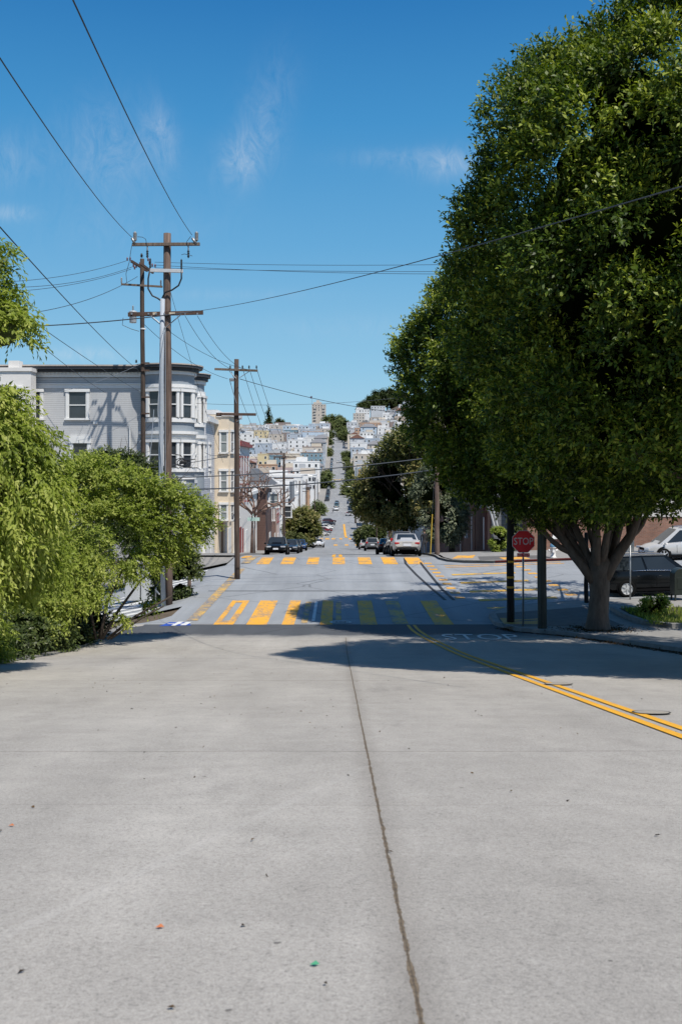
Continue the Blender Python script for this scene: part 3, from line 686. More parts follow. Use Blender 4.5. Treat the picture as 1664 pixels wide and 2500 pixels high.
t = leafy('shrub', 'dark green shrub growing against the taller pole by the crossing', (-7.9, 43.6, gz(-7.9, 43.6)),
      [(tuple(P(px, py, 43.6)), r) for px, py, r in ((420,1345,.65),(455,1365,.5),(465,1395,.45),(430,1400,.6),(405,1440,.6),(440,1440,.5),(425,1470,.5),(395,1400,.5))], 900, 9, .35, .15, .07, M_LEAF_D, 41, .05, 4, .2, True, None, cat='shrub', cs=.6)
leafy('bushy_tree', 'round grey green tree beneath the grey house wall', (-13.5, 56, gz(-13.5, 56)),
      [(tuple(P(px, py, 55)), r) for px, py, r in ((215,1150,1.1),(260,1140,1.2),(310,1150,1.3),(360,1165,1.1),(395,1190,.9),(240,1190,1.4),(310,1200,1.5),(370,1220,1.1),(190,1190,1.2),(280,1260,1.6),(340,1290,1.5))], 4200, 8, .4, .15, .07, M_LEAF_S if False else M_LEAF_D, 43, .16, 4, .2, True, None, cs=.75)
leafy('bushy_tree', 'leafy bush filling the slope below the road edge', (-12.5, 40.5, gz(-12.5, 40.5)),
      [(tuple(P(px, py, 40)), r) for px, py, r in ((60,1330,1.3),(130,1330,1.2),(200,1340,1.2),(90,1400,1.2),(30,1420,1.3),(170,1420,.9),(20,1250,1.4))], 2600, 8, .45, .15, .065, M_LEAF_M, 47, .12, 4, .3, True, M_CORE_L, cs=.7)

leafy('shrub', 'low dark leafy shrub hugging the road edge under the broad light green tree', (-8.4, 27.5, gz(-8.4, 27.5)), [((-8.0-.3*(k%2), 23.5+1.0*k, gz(-8, 23.5+1.0*k)+.55+.2*(k%3)), .75) for k in range(9)], 2600, 8, .35, .11, .05, M_LEAF_D, 71, .04, 0, .3, True, None, cat='shrub', cs=.7)
leafy('shrub', 'pale leafy shrub beneath the drooping tree at the road edge', (-8.2, 19.5, gz(-8.2, 19.5)), [((-7.9-.3*(k%2), 17.5+1.0*k, gz(-8, 17.5+1.0*k)+.5+.2*(k%3)), .75) for k in range(6)], 2000, 8, .35, .11, .05, M_LEAF_M, 72, .04, 0, .3, True, M_CORE_L, cat='shrub', cs=.7)
# ---- trees on the block beyond the crossing
leafy('glossy_tree', 'glossy dark tree with brownish leaves arching over the parked silver sedan', (5.9, 88, gz(6.0, 88)+.1),
      [(tuple(P(px, py, d)), r) for px, py, d, r in ((975,1105,86,1.7),(1000,1140,86,1.9),(950,1150,88,1.9),(920,1180,88,1.6),(1010,1190,86,1.9),(960,1200,88,2.0),(905,1215,88,1.5),(930,1240,88,1.6),(990,1240,86,1.7),(895,1240,90,1.1),(960,1262,88,1.1),(1035,1160,84,1.9),(1040,1220,84,1.6),(1000,1080,84,1.6),(1045,1110,84,1.8))], 6500, 7, .6, .27, .12, M_LEAF_MAG, 51, .28, 6, .15, True, None, M_BARK_D, .2, cs=.5, shell=(.6,1.2))
leafy('silvery_tree', 'grey green tree with pale branches beside the pole at the brick building', (8.3, 73, gz(8.3, 73)+.1),
      [(tuple(P(px, py, d)), r) for px, py, d, r in ((1070,1170,73,1.5),(1100,1150,73,1.4),(1045,1200,73,1.2),(1095,1240,72,1.2),(1110,1280,71,.9),(1085,1290,72,.9),(1055,1260,73,.9),(1115,1250,71,.8),(1060,1300,72,.7),(1100,1310,71,.6))], 3200, 7, .45, .2, .08, M_LEAF_S, 53, .22, 7, .3, True, None, M_BARK, .15, cs=.6)
leafy('shrub', 'rounded yellow green shrub beside the pavement far down the block', (6.1, 147, gz(7, 147)), [(tuple(P(px, py, 147)), r) for px, py, r in ((880,1305,.9),(892,1300,1.1),(886,1316,1.1))], 900, 6, .4, .3, .14, M_LEAF_OL, 55, .08, 0, .1, True, None, cat='shrub', cs=.8)
leafy('shrub', 'rounded dark green shrub beside the yellow green one', (7.6, 145, gz(7.6, 145)), [(tuple(P(px, py, 145)), r) for px, py, r in ((906,1305,1.3),(918,1312,1.2),(900,1320,1.0),(925,1300,1.0))], 1000, 6, .4, .3, .14, M_LEAF_D, 56, .08, 0, .1, True, None, cat='shrub', cs=.8)
leafy('dense_tree', 'dense dark round tree on the pavement behind the row of parked dark cars', (-6.7, 150, gz(-6.7, 150)+.1),
      [(tuple(P(px, py, 150)), r) for px, py, r in ((740,1258,1.4),(722,1265,1.5),(755,1270,1.5),(735,1285,1.9),(760,1290,1.3),(715,1290,1.5),(770,1300,.9),(745,1308,1.5),(722,1310,1.4),(712,1320,.9))], 2600, 7, .5, .3, .14, M_LEAF_MAG, 57, .16, 3, .1, True, None, cs=.65)
leafy('shrub', 'pale olive bush at the foot of the dense dark round tree', (-7.4, 140, gz(-7.4, 140)+.1), [(tuple(P(px, py, 140)), r) for px, py, r in ((715,1312,.9),(728,1315,.8),(738,1318,.6))], 700, 6, .4, .25, .1, M_LEAF_OL, 58, .06, 0, .1, True, None, cat='shrub', cs=.8)
leafy('shrub', 'bright bush beside the white railing at the brick building', (11.0, 64.5, gz(11.0, 64.5)+.13), [(tuple(P(px, py, 64.5)), r) for px, py, r in ((1212,1298,.35),(1222,1305,.45),(1210,1325,.4),(1226,1325,.35),(1214,1340,.35))], 420, 7, .25, .13, .07, M_LEAF_M, 59, .03, 0, .1, True, None, cat='shrub', cs=.7)
leafy('shrub', 'low yellow green shrub in the grass bed beside the trunk', (11.3, 36.1, gz(11.3, 36.1)+.2), [(tuple(P(px, py, 36.1)), r) for px, py, r in ((1585,1475,.28),(1610,1470,.28),(1570,1490,.22),(1598,1488,.3))], 260, 7, .22, .10, .055, M_LEAF_M, 61, .02, 0, .1, True, None, cat='shrub', cs=.6)
leafy('ivy', 'dark climbing leaves on the brick corner beside the wide pole', (12.6, 64.7, gz(12.6, 64.7)+.13), [(tuple(P(px, py, 64.6)), r) for px, py, r in ((1252,1275,.4),(1256,1300,.45),(1254,1325,.4))], 360, 7, .25, .13, .08, M_LEAF_D, 62, .03, 0, .2, True, None, cat='climbing plant', cs=.7)
# pollarded bare tree
rng = np.random.default_rng(5)
tp = thing('pollarded_tree', 'leafless pruned tree with knobbly red brown branches', 'tree', (-7.4, 86, gz(-7.4, 86)+.13))
mb = MB(); mb.tube([(0,0,-.2),(.02,0,1.5),(.06,0,2.9),(.1,0,3.5)], [.24,.19,.17,.2], 9)
def poll(p, d, l, r, dep):
    p = Vector(p); d = Vector(d).normalized(); pts = [p]; rad = [r]
    for i in range(4):
        d = (d + Vector(rng.normal(size=3))*.16 + Vector((0,0,.06))).normalized(); p = p + d*l/4; pts.append(p); rad.append(r*(1-.09*(i+1)))
    rad[-1] *= 1.35; mb.tube(pts, rad, 6)
    if dep:
        for k in range(int(rng.integers(2, 4))):
            poll(p, d + Vector(rng.normal(size=3))*.62, l*.72, r*.68, dep-1)
for a in range(7):
    an = a*2*math.pi/7; poll((.1, 0, 3.2), (math.cos(an)*.9+.15, math.sin(an)*.9, .75), 1.7, .11, 3)
mb.build('trunk', M_BARK_R, tp, smooth=True)
# grass bed and edging
gb = MB(); 
gr = struct(strip('grass_bed', plain('bed_soil', (.06,.05,.03), .95, 0, .5, 4, .5), [(y, [10.4 + .5*(37.0-y)*.3, 11.2, 13, 16, 20]) for y in lin(33.6, 37.4, 8)], .22))
rng = np.random.default_rng(3); n = 5200
gx = rng.uniform(10.6, 18, n); gy = rng.uniform(33.7, 37.2, n); gp = np.array([(x, y, gz(x, y)+.21) for x, y in zip(gx, gy)])
gd = unit(rng.normal(size=(n,3))*.35 + np.array([[0,0,1.]])); gn = unit(rng.normal(size=(n,3)))
o = leaf_mesh('grass', gp, gd, gn, rng.uniform(.10,.24,n), np.full(n,.03), rng.random(n), M_LEAF_M, None); o['kind'] = 'stuff'
struct(kerb_strip('bed_edging', [(10.2, 37.5), (10.3, 36), (10.5, 34.5), (11.2, 33.5), (13, 33.3), (20, 33.3)], M_KERB, .28, .2, side=-1))
# dry leaves in the gutter and round the trunk
n = 1500; gx = rng.uniform(0, 1, n); gy = rng.uniform(22, 34.5, n)
lp = np.array([(curb_x(y) - .02 - .35*x*x, y, gz(curb_x(y), y)+.012) for x, y in zip(gx, gy)])
m2 = 900; a = rng.uniform(0, 6.28, m2); r_ = .45 + abs(rng.normal(size=m2))*.55
lp2 = np.array([(8.65+math.cos(q)*s, 33.2+math.sin(q)*s*.8, gz(8.65+math.cos(q)*s, 33.2+math.sin(q)*s*.8)+.14) for q, s in zip(a, r_)])
lp = np.concatenate([lp, lp2]); n = len(lp)
gd = unit(rng.normal(size=(n,3))*np.array([[1,1,.15]])); gn = unit(rng.normal(size=(n,3))*.3+np.array([[0,0,1.]]))
o = leaf_mesh('leaf_litter', lp, gd, gn, rng.uniform(.05,.10,n), np.full(n,.04), rng.random(n), leaf_mat('dry_leaf', (.05,.03,.015), (.10,.06,.03), (.18,.11,.05), .1, .8, .1), None); o['kind'] = 'stuff'
# ================================================================ poles, signs, street furniture
M_POLE = wood_pole('weathered_pole_wood', (.06,.04,.032), (.26,.185,.15)); M_POLE_D = wood_pole('dark_pole_wood', (.022,.016,.013), (.12,.085,.065)); M_POLE_B = wood_pole('tarred_pole_wood', (.010,.009,.008), (.035,.03,.026)); M_POLE_G = wood_pole('greenish_pole_wood', (.035,.035,.028), (.13,.125,.10))
M_ARM = wood_pole('crossarm_wood', (.09,.065,.05), (.26,.20,.155)); M_ARM_D = wood_pole('dark_crossarm_wood', (.05,.028,.02), (.15,.095,.07)); M_ARM_W = plain('pale_grey_arm', (.55,.56,.57), .5, .1, .15, 8)
M_GALV = plain('galvanised_steel', (.36,.37,.38), .45, .7, .2, 15); M_CERAM = plain('grey_insulator', (.30,.31,.32), .35, 0, .15, 10); M_CERAM_R = plain('brown_insulator', (.16,.035,.025), .25, 0, .2, 10); M_BLK = plain('black_cable_rubber', (.014,.014,.015), .55, 0, .2, 6); M_WIRE = plain('dark_wire', (.05,.06,.075), .6, .2, .2, 3); M_PIPE = plain('pale_conduit', (.36,.40,.45), .65, 0, .12, 4)
M_SIGNR = plain('sign_red', (.93,.02,.03), .5, 0, .12, 3); M_SIGNW = plain('sign_white', (.78,.77,.75), .5, 0, .1, 5)
def insul(parent, p, h=.32, r=.07, n=5, mat=None, name='insulator'):
    prof_ = [(.02, 0)]
    for i in range(n):
        z = h*(.12 + .8*i/n); prof_ += [(r*.55, z), (r, z+h*.04), (r*.95, z+h*.08), (r*.5, z+h*.12)]
    prof_ += [(r*.5, h*.95), (r*.35, h)]
    return MB().lathe(prof_, 10, p).build(name, mat or M_CERAM, parent, smooth=True)
def wobble_pole(h, r0, r1, lean=(0,0)):
    mb = MB(); n = 9
    mb.tube([(lean[0]*i/(n-1) + .012*math.sin(i*1.7), lean[1]*i/(n-1), -.5 + (h+.5)*i/(n-1)) for i in range(n)], [r0 + (r1-r0)*i/(n-1) for i in range(n)], 14)
    return mb
# --- tall pole by the crossing
d1 = 42.0; x1 = PX(412, d1); g1 = gz(x1, d1); h1 = PZ(570, d1) - g1
t1 = thing('utility_pole', 'tallest brown wooden utility pole with pale conduit and two crossarms', 'utility pole', (x1, d1, g1))
lx1 = PX(408, d1) - x1
wobble_pole(h1, .165, .155, (lx1, 0)).build('pole', M_POLE, t1, smooth=True)
def L1(px, py, dy=0): return (PX(px, d1+dy) - x1, dy, PZ(py, d1+dy) - g1)
def arm(parent, a, b, w, h, mat, name='crossarm'):
    a, b = Vector(a), Vector(b); mb = MB(); c = (a+b)/2; l = (b-a).length
    q = (b-a).to_track_quat('X', 'Z'); M = Matrix.Translation(c) @ q.to_matrix().to_4x4()
    mb.box(None, (l, w, h), M=M); return mb.build(name, mat, parent, bevel=.008)
arm(t1, L1(323,597,-.22), L1(488,596,-.22), .11, .13, M_ARM)
arm(t1, L1(313,768,-.22), L1(496,763,-.22), .11, .17, M_ARM_D)
arm(t1, L1(367,660,-.24), L1(447,662,-.24), .10, .14, M_ARM_W, 'bracket')
for px in (330, 480):
    insul(t1, L1(px, 590, -.22), .42, .085, 7)
    mb = MB(); mb.tube([L1(px-8 if px < 400 else px-11, 581, -.3), L1(px, 596, -.24)], .055, 8); mb.build('dead_end_clamp', M_GALV, t1, smooth=True)
for px in (360, 460):
    mb = MB(); prof_ = []
    mb.tube([L1(px, 600, -.22), L1(px, 612, -.22)], .03, 6); mb.build('hanger', M_GALV, t1)
    insul(t1, L1(px, 630, -.22), .36, .06, 4, M_BLK, 'arrester')
insul(t1, L1(443, 660, -.26), .48, .045, 7, M_BLK, 'cable_termination'); insul(t1, L1(367, 658, -.26), .48, .045, 7, M_BLK, 'cable_termination')
for pts in (((367,655),(362,680),(362,705),(372,722),(385,728),(396,736)), ((443,655),(443,680),(436,697),(420,708),(403,714),(396,728))):
    mb = MB(); mb.tube([L1(a, b, -.26) for a, b in pts], .035, 7); mb.build('riser_cable', M_BLK, t1, smooth=True)
mb = MB(); mb.tube([L1(397,730,-.24), L1(395,900,-.24), L1(393,1200,-.24), L1(400,1500,-.2)], .10, 12); mb.build('conduit', M_PIPE, t1, smooth=True)
for a, b in (((370,772),(404,800)), ((440,770),(404,800))): MB().tube([L1(*a,-.29), L1(*b,-.25)], .022, 6).build('brace', M_ARM_W if a[0] < 400 else M_GALV, t1)
for px in (322, 363, 381, 401, 441, 452, 482): MB().box(L1(px, 766, -.30), (.07,.04,.07)).build('bolt', M_GALV, t1)
for px, w in ((378,.16),(420,.26)): MB().box(L1(px, 765.5, -.281), (w,.012,.10)).build('marker_plate', plain('pale_marker', (.6,.5,.36), .6), t1)
MB().tube([L1(404,800,-.36), L1(404,1180,-.36)], .012, 5).build('ground_wire', M_PIPE, t1); MB().tube([L1(p, q, -.38) for p, q in ((404,800),(392,880),(385,1000),(398,1180))], .012, 5).build('ground_wire', M_PIPE, t1)
# jumper loops near the top
for pts in (((323,596),(320,612),(316,640),(308,668),(310,690)), ((336,578),(348,579),(356,584),(359,600)), ((458,602),(456,590),(462,582),(466,577)), ((443,622),(450,620),(460,622),(470,625))):
    MB().tube([L1(a, b, -.3) for a, b in pts], .012, 5).build('jumper', M_WIRE, t1)
# --- second, darker pole behind it with arms running along the street
d2 = 62.0; x2 = PX(352, d2); g2 = gz(x2, d2); h2 = PZ(632, d2) - g2
t2 = thing('utility_pole', 'dark wooden utility pole with grey transformer can, behind the tallest pole', 'utility pole', (x2, d2, g2))
wobble_pole(h2, .16, .13, (PX(347, d2)-x2, 0)).build('pole', M_POLE_D, t2, smooth=True)
def L2(px, py, dy=0): return (PX(px, d2+dy) - x2, dy, PZ(py, d2+dy) - g2)
arm(t2, (L2(347,640)[0]-.35, -1.5, L2(347,650)[2]), (L2(347,640)[0]+.05, 1.4, L2(347,650)[2]), .12, .15, M_ARM_D)
arm(t2, (L2(347,640)[0]+.18, -1.5, L2(347,655)[2]), (L2(347,640)[0]+.42, 1.4, L2(347,655)[2]), .12, .15, M_ARM_D)
arm(t2, L2(296,694,-.2), L2(397,700,-.2), .11, .12, M_ARM)
insul(t2, L2(297, 692, -.2), .38, .06, 6); insul(t2, L2(393, 698, -.2), .38, .06, 6)
for px, py in ((311,637),(318,636),(326,652),(333,654),(329,658),(362,638),(365,646),(372,652),(379,653)): insul(t2, L2(px, py, -.3), .22, .075, 2, M_CERAM_R)
insul(t2, L2(346, 629), .26, .11, 2, M_BLK)
mb = MB(); c = L2(325, 774, -.35); mb.lathe([(.02,-.36),(.2,-.36),(.22,-.32),(.22,.26),(.25,.28),(.25,.33),(.18,.38),(.03,.40)], 18, c); mb.build('transformer', plain('transformer_paint', (.46,.48,.5), .4, .1, .1, 5), t2, smooth=True)
insul(t2, (c[0], c[1], c[2]+.38), .34, .06, 5)
MB().tube([L2(301,776,-.4),(L2(301,776,-.4)[0]-.05,-.4,c[2]-.5),L2(320,803,-.4),L2(340,809,-.2)], .018, 5).build('drip_loop', M_BLK, t2)
for py in (887, 905, 970, 1010): MB().box((L2(352,py)[0]+.12, -.18, L2(352,py)[2]), (.5,.1,.09)).build('bracket', M_ARM_D, t2)
insul(t2, L2(333, 886), .2, .09, 2, M_BLK)
MB().lathe([(.17,-.04),(.175,.04)], 12, L2(349,803)).build('band', M_SIGNW, t2)
MB().tube([L2(376,1000,-.4), L2(370,1080,-.5), L2(358,1200,-.6)], .018, 5).build('guy_wire', M_PIPE, t2)
# --- pole at the corner of the crossing
d3 = 50.0; x3 = PX(579, d3); g3 = gz(x3, d3); h3 = PZ(877, d3) - g3
t3 = thing('utility_pole', 'dark brown utility pole with two crossarms at the edge of the crossing', 'utility pole', (x3, d3, g3))
wobble_pole(h3, .145, .115, (PX(577, d3)-x3, 0)).build('pole', wood_pole('brown_pole_wood', (.03,.02,.016), (.16,.11,.085)), t3, smooth=True)
def L3(px, py, dy=0): return (PX(px, d3+dy) - x3, dy, PZ(py, d3+dy) - g3)
arm(t3, L3(524,901,-.16), L3(629,905,-.16), .10, .11, M_ARM); arm(t3, L3(530,1011,-.16), L3(625,1012,-.16), .10, .13, M_ARM_D)
for px in (562, 592, 608, 626): insul(t3, L3(px, 900, -.16), .16, .06, 2, M_BLK)
for a, b in (((560,906),(576,924)), ((608,907),(585,922)), ((590,1020),(578,1030)), ((560,925),(577,985))): MB().tube([L3(*a,-.16), L3(*b,-.12)], .018, 5).build('brace', M_GALV, t3)
MB().box(L3(566,927,-.2), (.22,.12,.16)).build('bracket', M_GALV, t3, bevel=.02)
# --- poles down the block
def far_pole(label, px, pt, pb, d, arms, r=.15, mat=None):
    x = PX(px, d); g = gz(x, d); h = PZ(pt, d) - g
    t = thing('utility_pole', label, 'utility pole', (x, d, g))
    wobble_pole(h, r, r*.78).build('pole', mat or M_POLE_D, t, smooth=True)
    for a0, a1, py in arms:
        z = PZ(py, d) - g; arm(t, (PX(a0,d)-x, -.16, z), (PX(a1,d)-x, -.16, z), .1, .13, M_ARM_D)
        for k in range(4):
            q = a0 + (a1-a0)*(.08 + .28*k); insul(t, (PX(q,d)-x, -.16, z+.05), .18, .06, 2, M_CERAM)
    return t
far_pole('dark utility pole with two crossarms behind the leafless pruned tree', 693, 1106, 1322, 120, [(668,724,1116),(669,717,1168)], .17)
far_pole('thin utility pole with light base behind the dense dark round tree', 731, 1174, 1300, 160, [(731,752,1182)], .13)
far_pole('thin wooden pole beyond the dense dark round tree, farther from the kerb', 748, 1170, 1262, 215, [(738,752,1200)], .14)
far_pole('slim grey pole standing by the parked cars beyond the dense round tree', 768, 1185, 1258, 270, [], .15)
far_pole('utility pole at the far crossroads opposite the angled parked cars', 867, 1220, 1272, 335, [(850,882,1224)], .28)
far_pole('brown wooden pole beside the silver parked sedan on the brick building pavement', 1066, 1140, 1352, 63.8, [], .17, M_POLE)
far_pole('short brown pole between the arching tree and the parked dark cars', 951, 1215, 1322, 100, [], .17, wood_pole('reddish_pole_wood', (.08,.04,.025), (.22,.12,.08)))
far_pole('slim pole beside the rounded dark green shrub', 919, 1255, 1322, 140, [], .12)
# --- dark poles by the stop sign
def short_pole(label, px, d, ptop, r, mat, rings=()):
    x = PX(px, d); g = gz(x, d)+.13; h = PZ(ptop, d) - g
    t = thing('utility_pole', label, 'utility pole', (x, d, g)); wobble_pole(h, r, r*.93).build('pole', mat, t, smooth=True)
    for z in rings: MB().tube([(0,0,z),(0,0,z+.07)], r*1.03, 14).build('reflector_band', M_YEL2, t)
    return t
short_pole('near black wooden pole with yellow bands at the kerb beside the stop sign', 1245, 35.2, 1040, .135, M_POLE_B, (1.2, 1.55, 2.1))
short_pole('weathered greenish wooden pole on the trunk side of the stop sign', 1322, 33.5, 1000, .155, M_POLE_G)
short_pole('thin black post hidden behind the forked tree trunk', 1430, 39.4, 1300, .09, M_POLE_B)
x = PX(1537, 39.8); g = gz(x, 39.8)+.13
t = thing('sign_post', 'bare thin galvanised post at the kerb before the black suv', 'post', (x, 39.8, g)); MB().tube([(0,0,-.2),(0,0,2.3)], .032, 8).build('post', M_GALV, t, smooth=True); MB().box((0,-.02,2.15),(.3,.02,.45)).build('sign_plate', M_GALV, t, bevel=.01)
# --- stop sign
ds = 34.0; x = PX(1276, ds); g = gz(x, ds)+.13; zc = PZ(1322, ds) - g
ts = thing('stop_sign', 'red octagonal STOP sign with small ALL WAY plate on thin steel post', 'stop sign', (x, ds, g))
MB().tube([(0,0,-.2),(0,0,zc+.3)], .033, 10).build('post', M_GALV, ts, smooth=True)
def octo(r, y0, y1): 
    pts = [(r*math.cos(R(22.5+45*k)), r*math.sin(R(22.5+45*k))) for k in range(8)]
    mb = MB(); mb.add([(a, y0, zc+b) for a, b in pts] + [(a, y1, zc+b) for a, b in pts], [tuple(range(8)), tuple(range(15,7,-1))] + [(k, 8+k, 8+(k+1)%8, (k+1)%8) for k in range(8)]); return mb
rs = .38/math.cos(R(22.5))
octo(rs, -.045, -.037).build('sign_border', M_SIGNW, ts); octo(rs*.955, -.053, -.0455).build('sign_face', M_SIGNR, ts)
Mrot = Matrix.Translation((0, -.058, zc)) @ Matrix.Rotation(R(90), 4, 'X')
fc = letters('STOP', .345, M_SIGNW, 'lettering', ts, Mrot, xscale=.80)
zp = zc - .46
MB().bb(-.215,.215,-.045,-.037,zp-.065,zp+.065).build('sign_border', M_SIGNW, ts); MB().bb(-.208,.208,-.052,-.0455,zp-.058,zp+.058).build('all_way_plate', M_SIGNR, ts)
letters('ALL WAY', .105, M_SIGNW, 'lettering', ts, Matrix.Translation((0, -.057, zp)) @ Matrix.Rotation(R(90), 4, 'X'), xscale=.85)
# --- hydrant
xh = PX(1349, 57.9); gh = gz(xh, 57.9)+.13
th = thing('fire_hydrant', 'white fire hydrant with blue domed top on the far kerb', 'fire hydrant', (xh, 57.9, gh))
MB().lathe([(.19,-.02),(.19,.05),(.15,.06),(.15,.55),(.185,.56),(.185,.62)], 16).build('barrel', plain('hydrant_white', (.66,.65,.62), .5, 0, .3, 9), th, smooth=True)
MB().lathe([(.19,.62),(.19,.66),(.17,.76),(.11,.84),(.05,.87),(.05,.93)], 16).build('bonnet', plain('hydrant_blue', (.13,.28,.42), .5, 0, .2, 9), th, smooth=True)
for s in (-1, 1): MB().lathe([(.06,.12*s),(.06,.22*s),(.085,.22*s),(.085,.26*s)][::s], 10, (0,0,.42), 'x').build('nozzle', M_SIGNW, th)
MB().lathe([(.08,-.24),(.08,-.1)], 10, (0,0,.38), 'y').build('nozzle', M_SIGNW, th)
# --- dark relay mailbox
xm = 13.45; gm = gz(xm, 39.3)+.13
tm = thing('mailbox', 'dark green rounded top relay mailbox before the black suv', 'mailbox', (xm, 39.3, gm)); M_MB = plain('mailbox_paint', (.018,.024,.018), .45, 0, .3, 6)
pr = [(-.3,.22),(.3,.22),(.3,1.0)] + [(.3*math.cos(a), 1.0+.26*math.sin(a)) for a in lin(.25, math.pi-.25, 9)] + [(-.3,1.0)]
mb = MB(); n = len(pr); mb.add([(a,-.28,b) for a,b in pr]+[(a,.28,b) for a,b in pr], [tuple(range(n)), tuple(range(2*n-1,n-1,-1))]+[(k,n+k,n+(k+1)%n,(k+1)%n) for k in range(n)]); mb.build('body', M_MB, tm, bevel=.015)
for sx in (-.25,.25):
    for sy in (-.23,.23): MB().bb(sx-.03,sx+.03,sy-.03,sy+.03,-.02,.22).build('leg', M_MB, tm)
MB().bb(-.2,.2,-.292,-.282,.45,.9).build('door', M_MB, tm, bevel=.004)
# --- street name sign by the pruned tree
dn = 82; xn = PX(619, dn); gn_ = gz(xn, dn)+.13
tn = thing('street_name_sign', 'thin grey post with two pale green blades before the pruned tree', 'street sign', (xn, dn, gn_))
MB().tube([(0,0,-.2),(0,0,PZ(1268,dn)-gn_+.3)], .04, 8).build('post', M_GALV, tn, smooth=True)
M_BLADE = plain('pale_green_blade', (.42,.58,.52), .5, 0, .12, 4)
zb = PZ(1268, dn)-gn_; MB().bb(-.5,.5,-.06,-.045,zb-.13,zb+.16).build('name_blade', M_BLADE, tn); MB().bb(-.05,-.035,-.45,.45,zb+.2,zb+.45).build('name_blade', M_BLADE, tn)
# yellow guy-wire guard beside the brick-side pole
tg = thing('guy_wire', 'steel guy wire with yellow plastic guard beside the brown pole', 'guy wire', (PX(1050,65), 65, gz(6.0,65)+.13))
MB().tube([(0,0,0),(.12,0,2.6)], .035, 7).build('guard', plain('guard_yellow', (.55,.38,.05), .5), tg); MB().tube([(.12,0,2.6),(.40,-.2,8.0)], .012, 5).build('cable', M_WIRE, tg)
# pale utility box and low railing below the crossing edge
tb = thing('utility_cabinet', 'tall pale grey ribbed metal cabinet below the crossing edge', 'cabinet', (-9.25, 47, gz(-9.25, 47)))
M_CAB = plain('cabinet_paint', (.5,.52,.54), .5, .1, .12, 3, stretch=(6,6,.3))
mb = MB(); mb.bb(-.75,-.05,-.4,.4,0,1.75); mb.build('body', M_CAB, tb, bevel=.03); MB().bb(.0,.45,-.35,.35,0,1.5).build('side_box', M_CAB, tb, bevel=.03); MB().bb(-.8,.5,-.45,.45,1.76,1.82).build('lid', M_ARM_W, tb, bevel=.02)
tr = thing('handrail', 'sloping dark metal handrail running down beside the crossing edge', 'handrail', (-8.2, 41.5, gz(-8.2, 41.5)))
pts = [(1.1,-2.0), (.5,.5), (.2,2.4), (0,4.4)]
mb = MB(); mb.tube([(x_, y_, gz(x_-8.2, y_+41.5)-tr.location.z+.75) for x_, y_ in pts], .035, 7); mb.build('rail', M_GALV, tr, smooth=True)
for x_, y_ in pts[1:]: MB().tube([(x_, y_, gz(x_-8.2, y_+41.5)-tr.location.z-.1), (x_, y_, gz(x_-8.2, y_+41.5)-tr.location.z+.75)], .03, 7).build('post', M_GALV, tr)
tq = thing('post', 'short weathered wooden post at the crossing edge beside the shrub', 'post', (PX(462,47), 47, gz(PX(462,47),47))); MB().tube([(0,0,-.4),(.02,0,1.25)], .09, 8).build('timber', M_POLE, tq)
# ---------------------------------------------------------------- overhead lines
def wire(label, a, b, sag=.3, r=.016, n=14, group=None, cat='power line', mat=None, name='power_line'):
    a, b = Vector(a), Vector(b); pts = []
    for i in range(n+1):
        t = i/n; p = a.lerp(b, t); p.z -= sag*4*t*(1-t); pts.append(p)
    o = MB().tube(pts, r*.8, 5).build(name, mat or M_WIRE, None, smooth=True); tag(o, label, cat, group); return o
def W(t, l): return Vector(l) + t.location
wire('thin high wire running from the top crossarm end up over the road edge', W(t1, L1(322,579,-.3)), P(-40,80,14), .25, .015)
wire('thin high wire from the insulator on the street side of the top crossarm', W(t1, L1(469,574,-.3)), P(160,-40,12), .25, .015)
wire('long diagonal wire crossing before the grey house to the dark pole', W(t2, L2(340,905,-.1)), P(-30,520,18), .2, .017)
wire('lower diagonal wire passing before the grey house window', W(t2, L2(346,958,-.1)), P(60,770,26), .1, .014); wire('lowest diagonal wire passing before the grey house cornice', P(260,960,58), P(60,810,30), .1, .014)
a = P(470,761,41.6); wire('thick dark cable rising past the tallest pole into the ficus crown', P(-60,800,41.3), a, .15, .03); wire('thick dark cable hanging between the tallest pole and the ficus trees', a, P(1750,430,11.5), .2, .012)
for k, (l, r_, s) in enumerate((((440,636),(1300,642),.15), ((455,655),(1300,668),.2), ((455,657),(1300,662),.1))):
    wire(('upper', 'middle', 'lower')[k] + ' of the three level wires from the dark pole to the ficus crown', W(t2, L2(378, 640+7*k, -.3)), P(r_[0], r_[1], 50), s, .016)
for k, (l, s) in enumerate((((-40,690),.3), ((20,702),.3), ((-20,714),.3))):
    wire(('upper', 'middle', 'lower')[k] + ' of the three wires leaving the dark pole across the pale green tree', W(t2, L2((308,322,320)[k], (637,652,657)[k], -.3)), P(l[0], l[1], 46), s, .017)
wire('sagging service cable with splice from the dark pole toward the pale green tree', W(t2, L2(336,675,-.2)), P(90,762,46), .3, .02)
wire('upper thick cable strung level across the street before the far hill', P(-60,1165,44), P(1120,1108,50), .5, .034); wire('lower thick cable strung across the street before the far hill', P(100,1185,47), P(1120,1138,46), .55, .040)
wire('thin cable just above the thick ones at the tallest pole', P(120,1150,43), P(560,1112,50), .25, .022)
for k, (p0, q0) in enumerate((((452,771),(562,900)), ((482,771),(592,900)), ((371,776),(608,903)), ((345,785),(556,925)))):
    wire(('first', 'second', 'third', 'fourth')[k] + ' slack wire from the tallest pole to the crossing edge pole', P(p0[0], p0[1], 42), P(q0[0], q0[1], 50), .35, .013)
for k, q in enumerate(((668,1114),(684,1114),(704,1114),(722,1115))):
    wire(('first', 'second', 'third', 'fourth')[k] + ' wire descending from the crossing edge pole to the next pole', P((562,592,608,626)[k], 898, 50), P(q[0], q[1], 120), 1.2, .016)
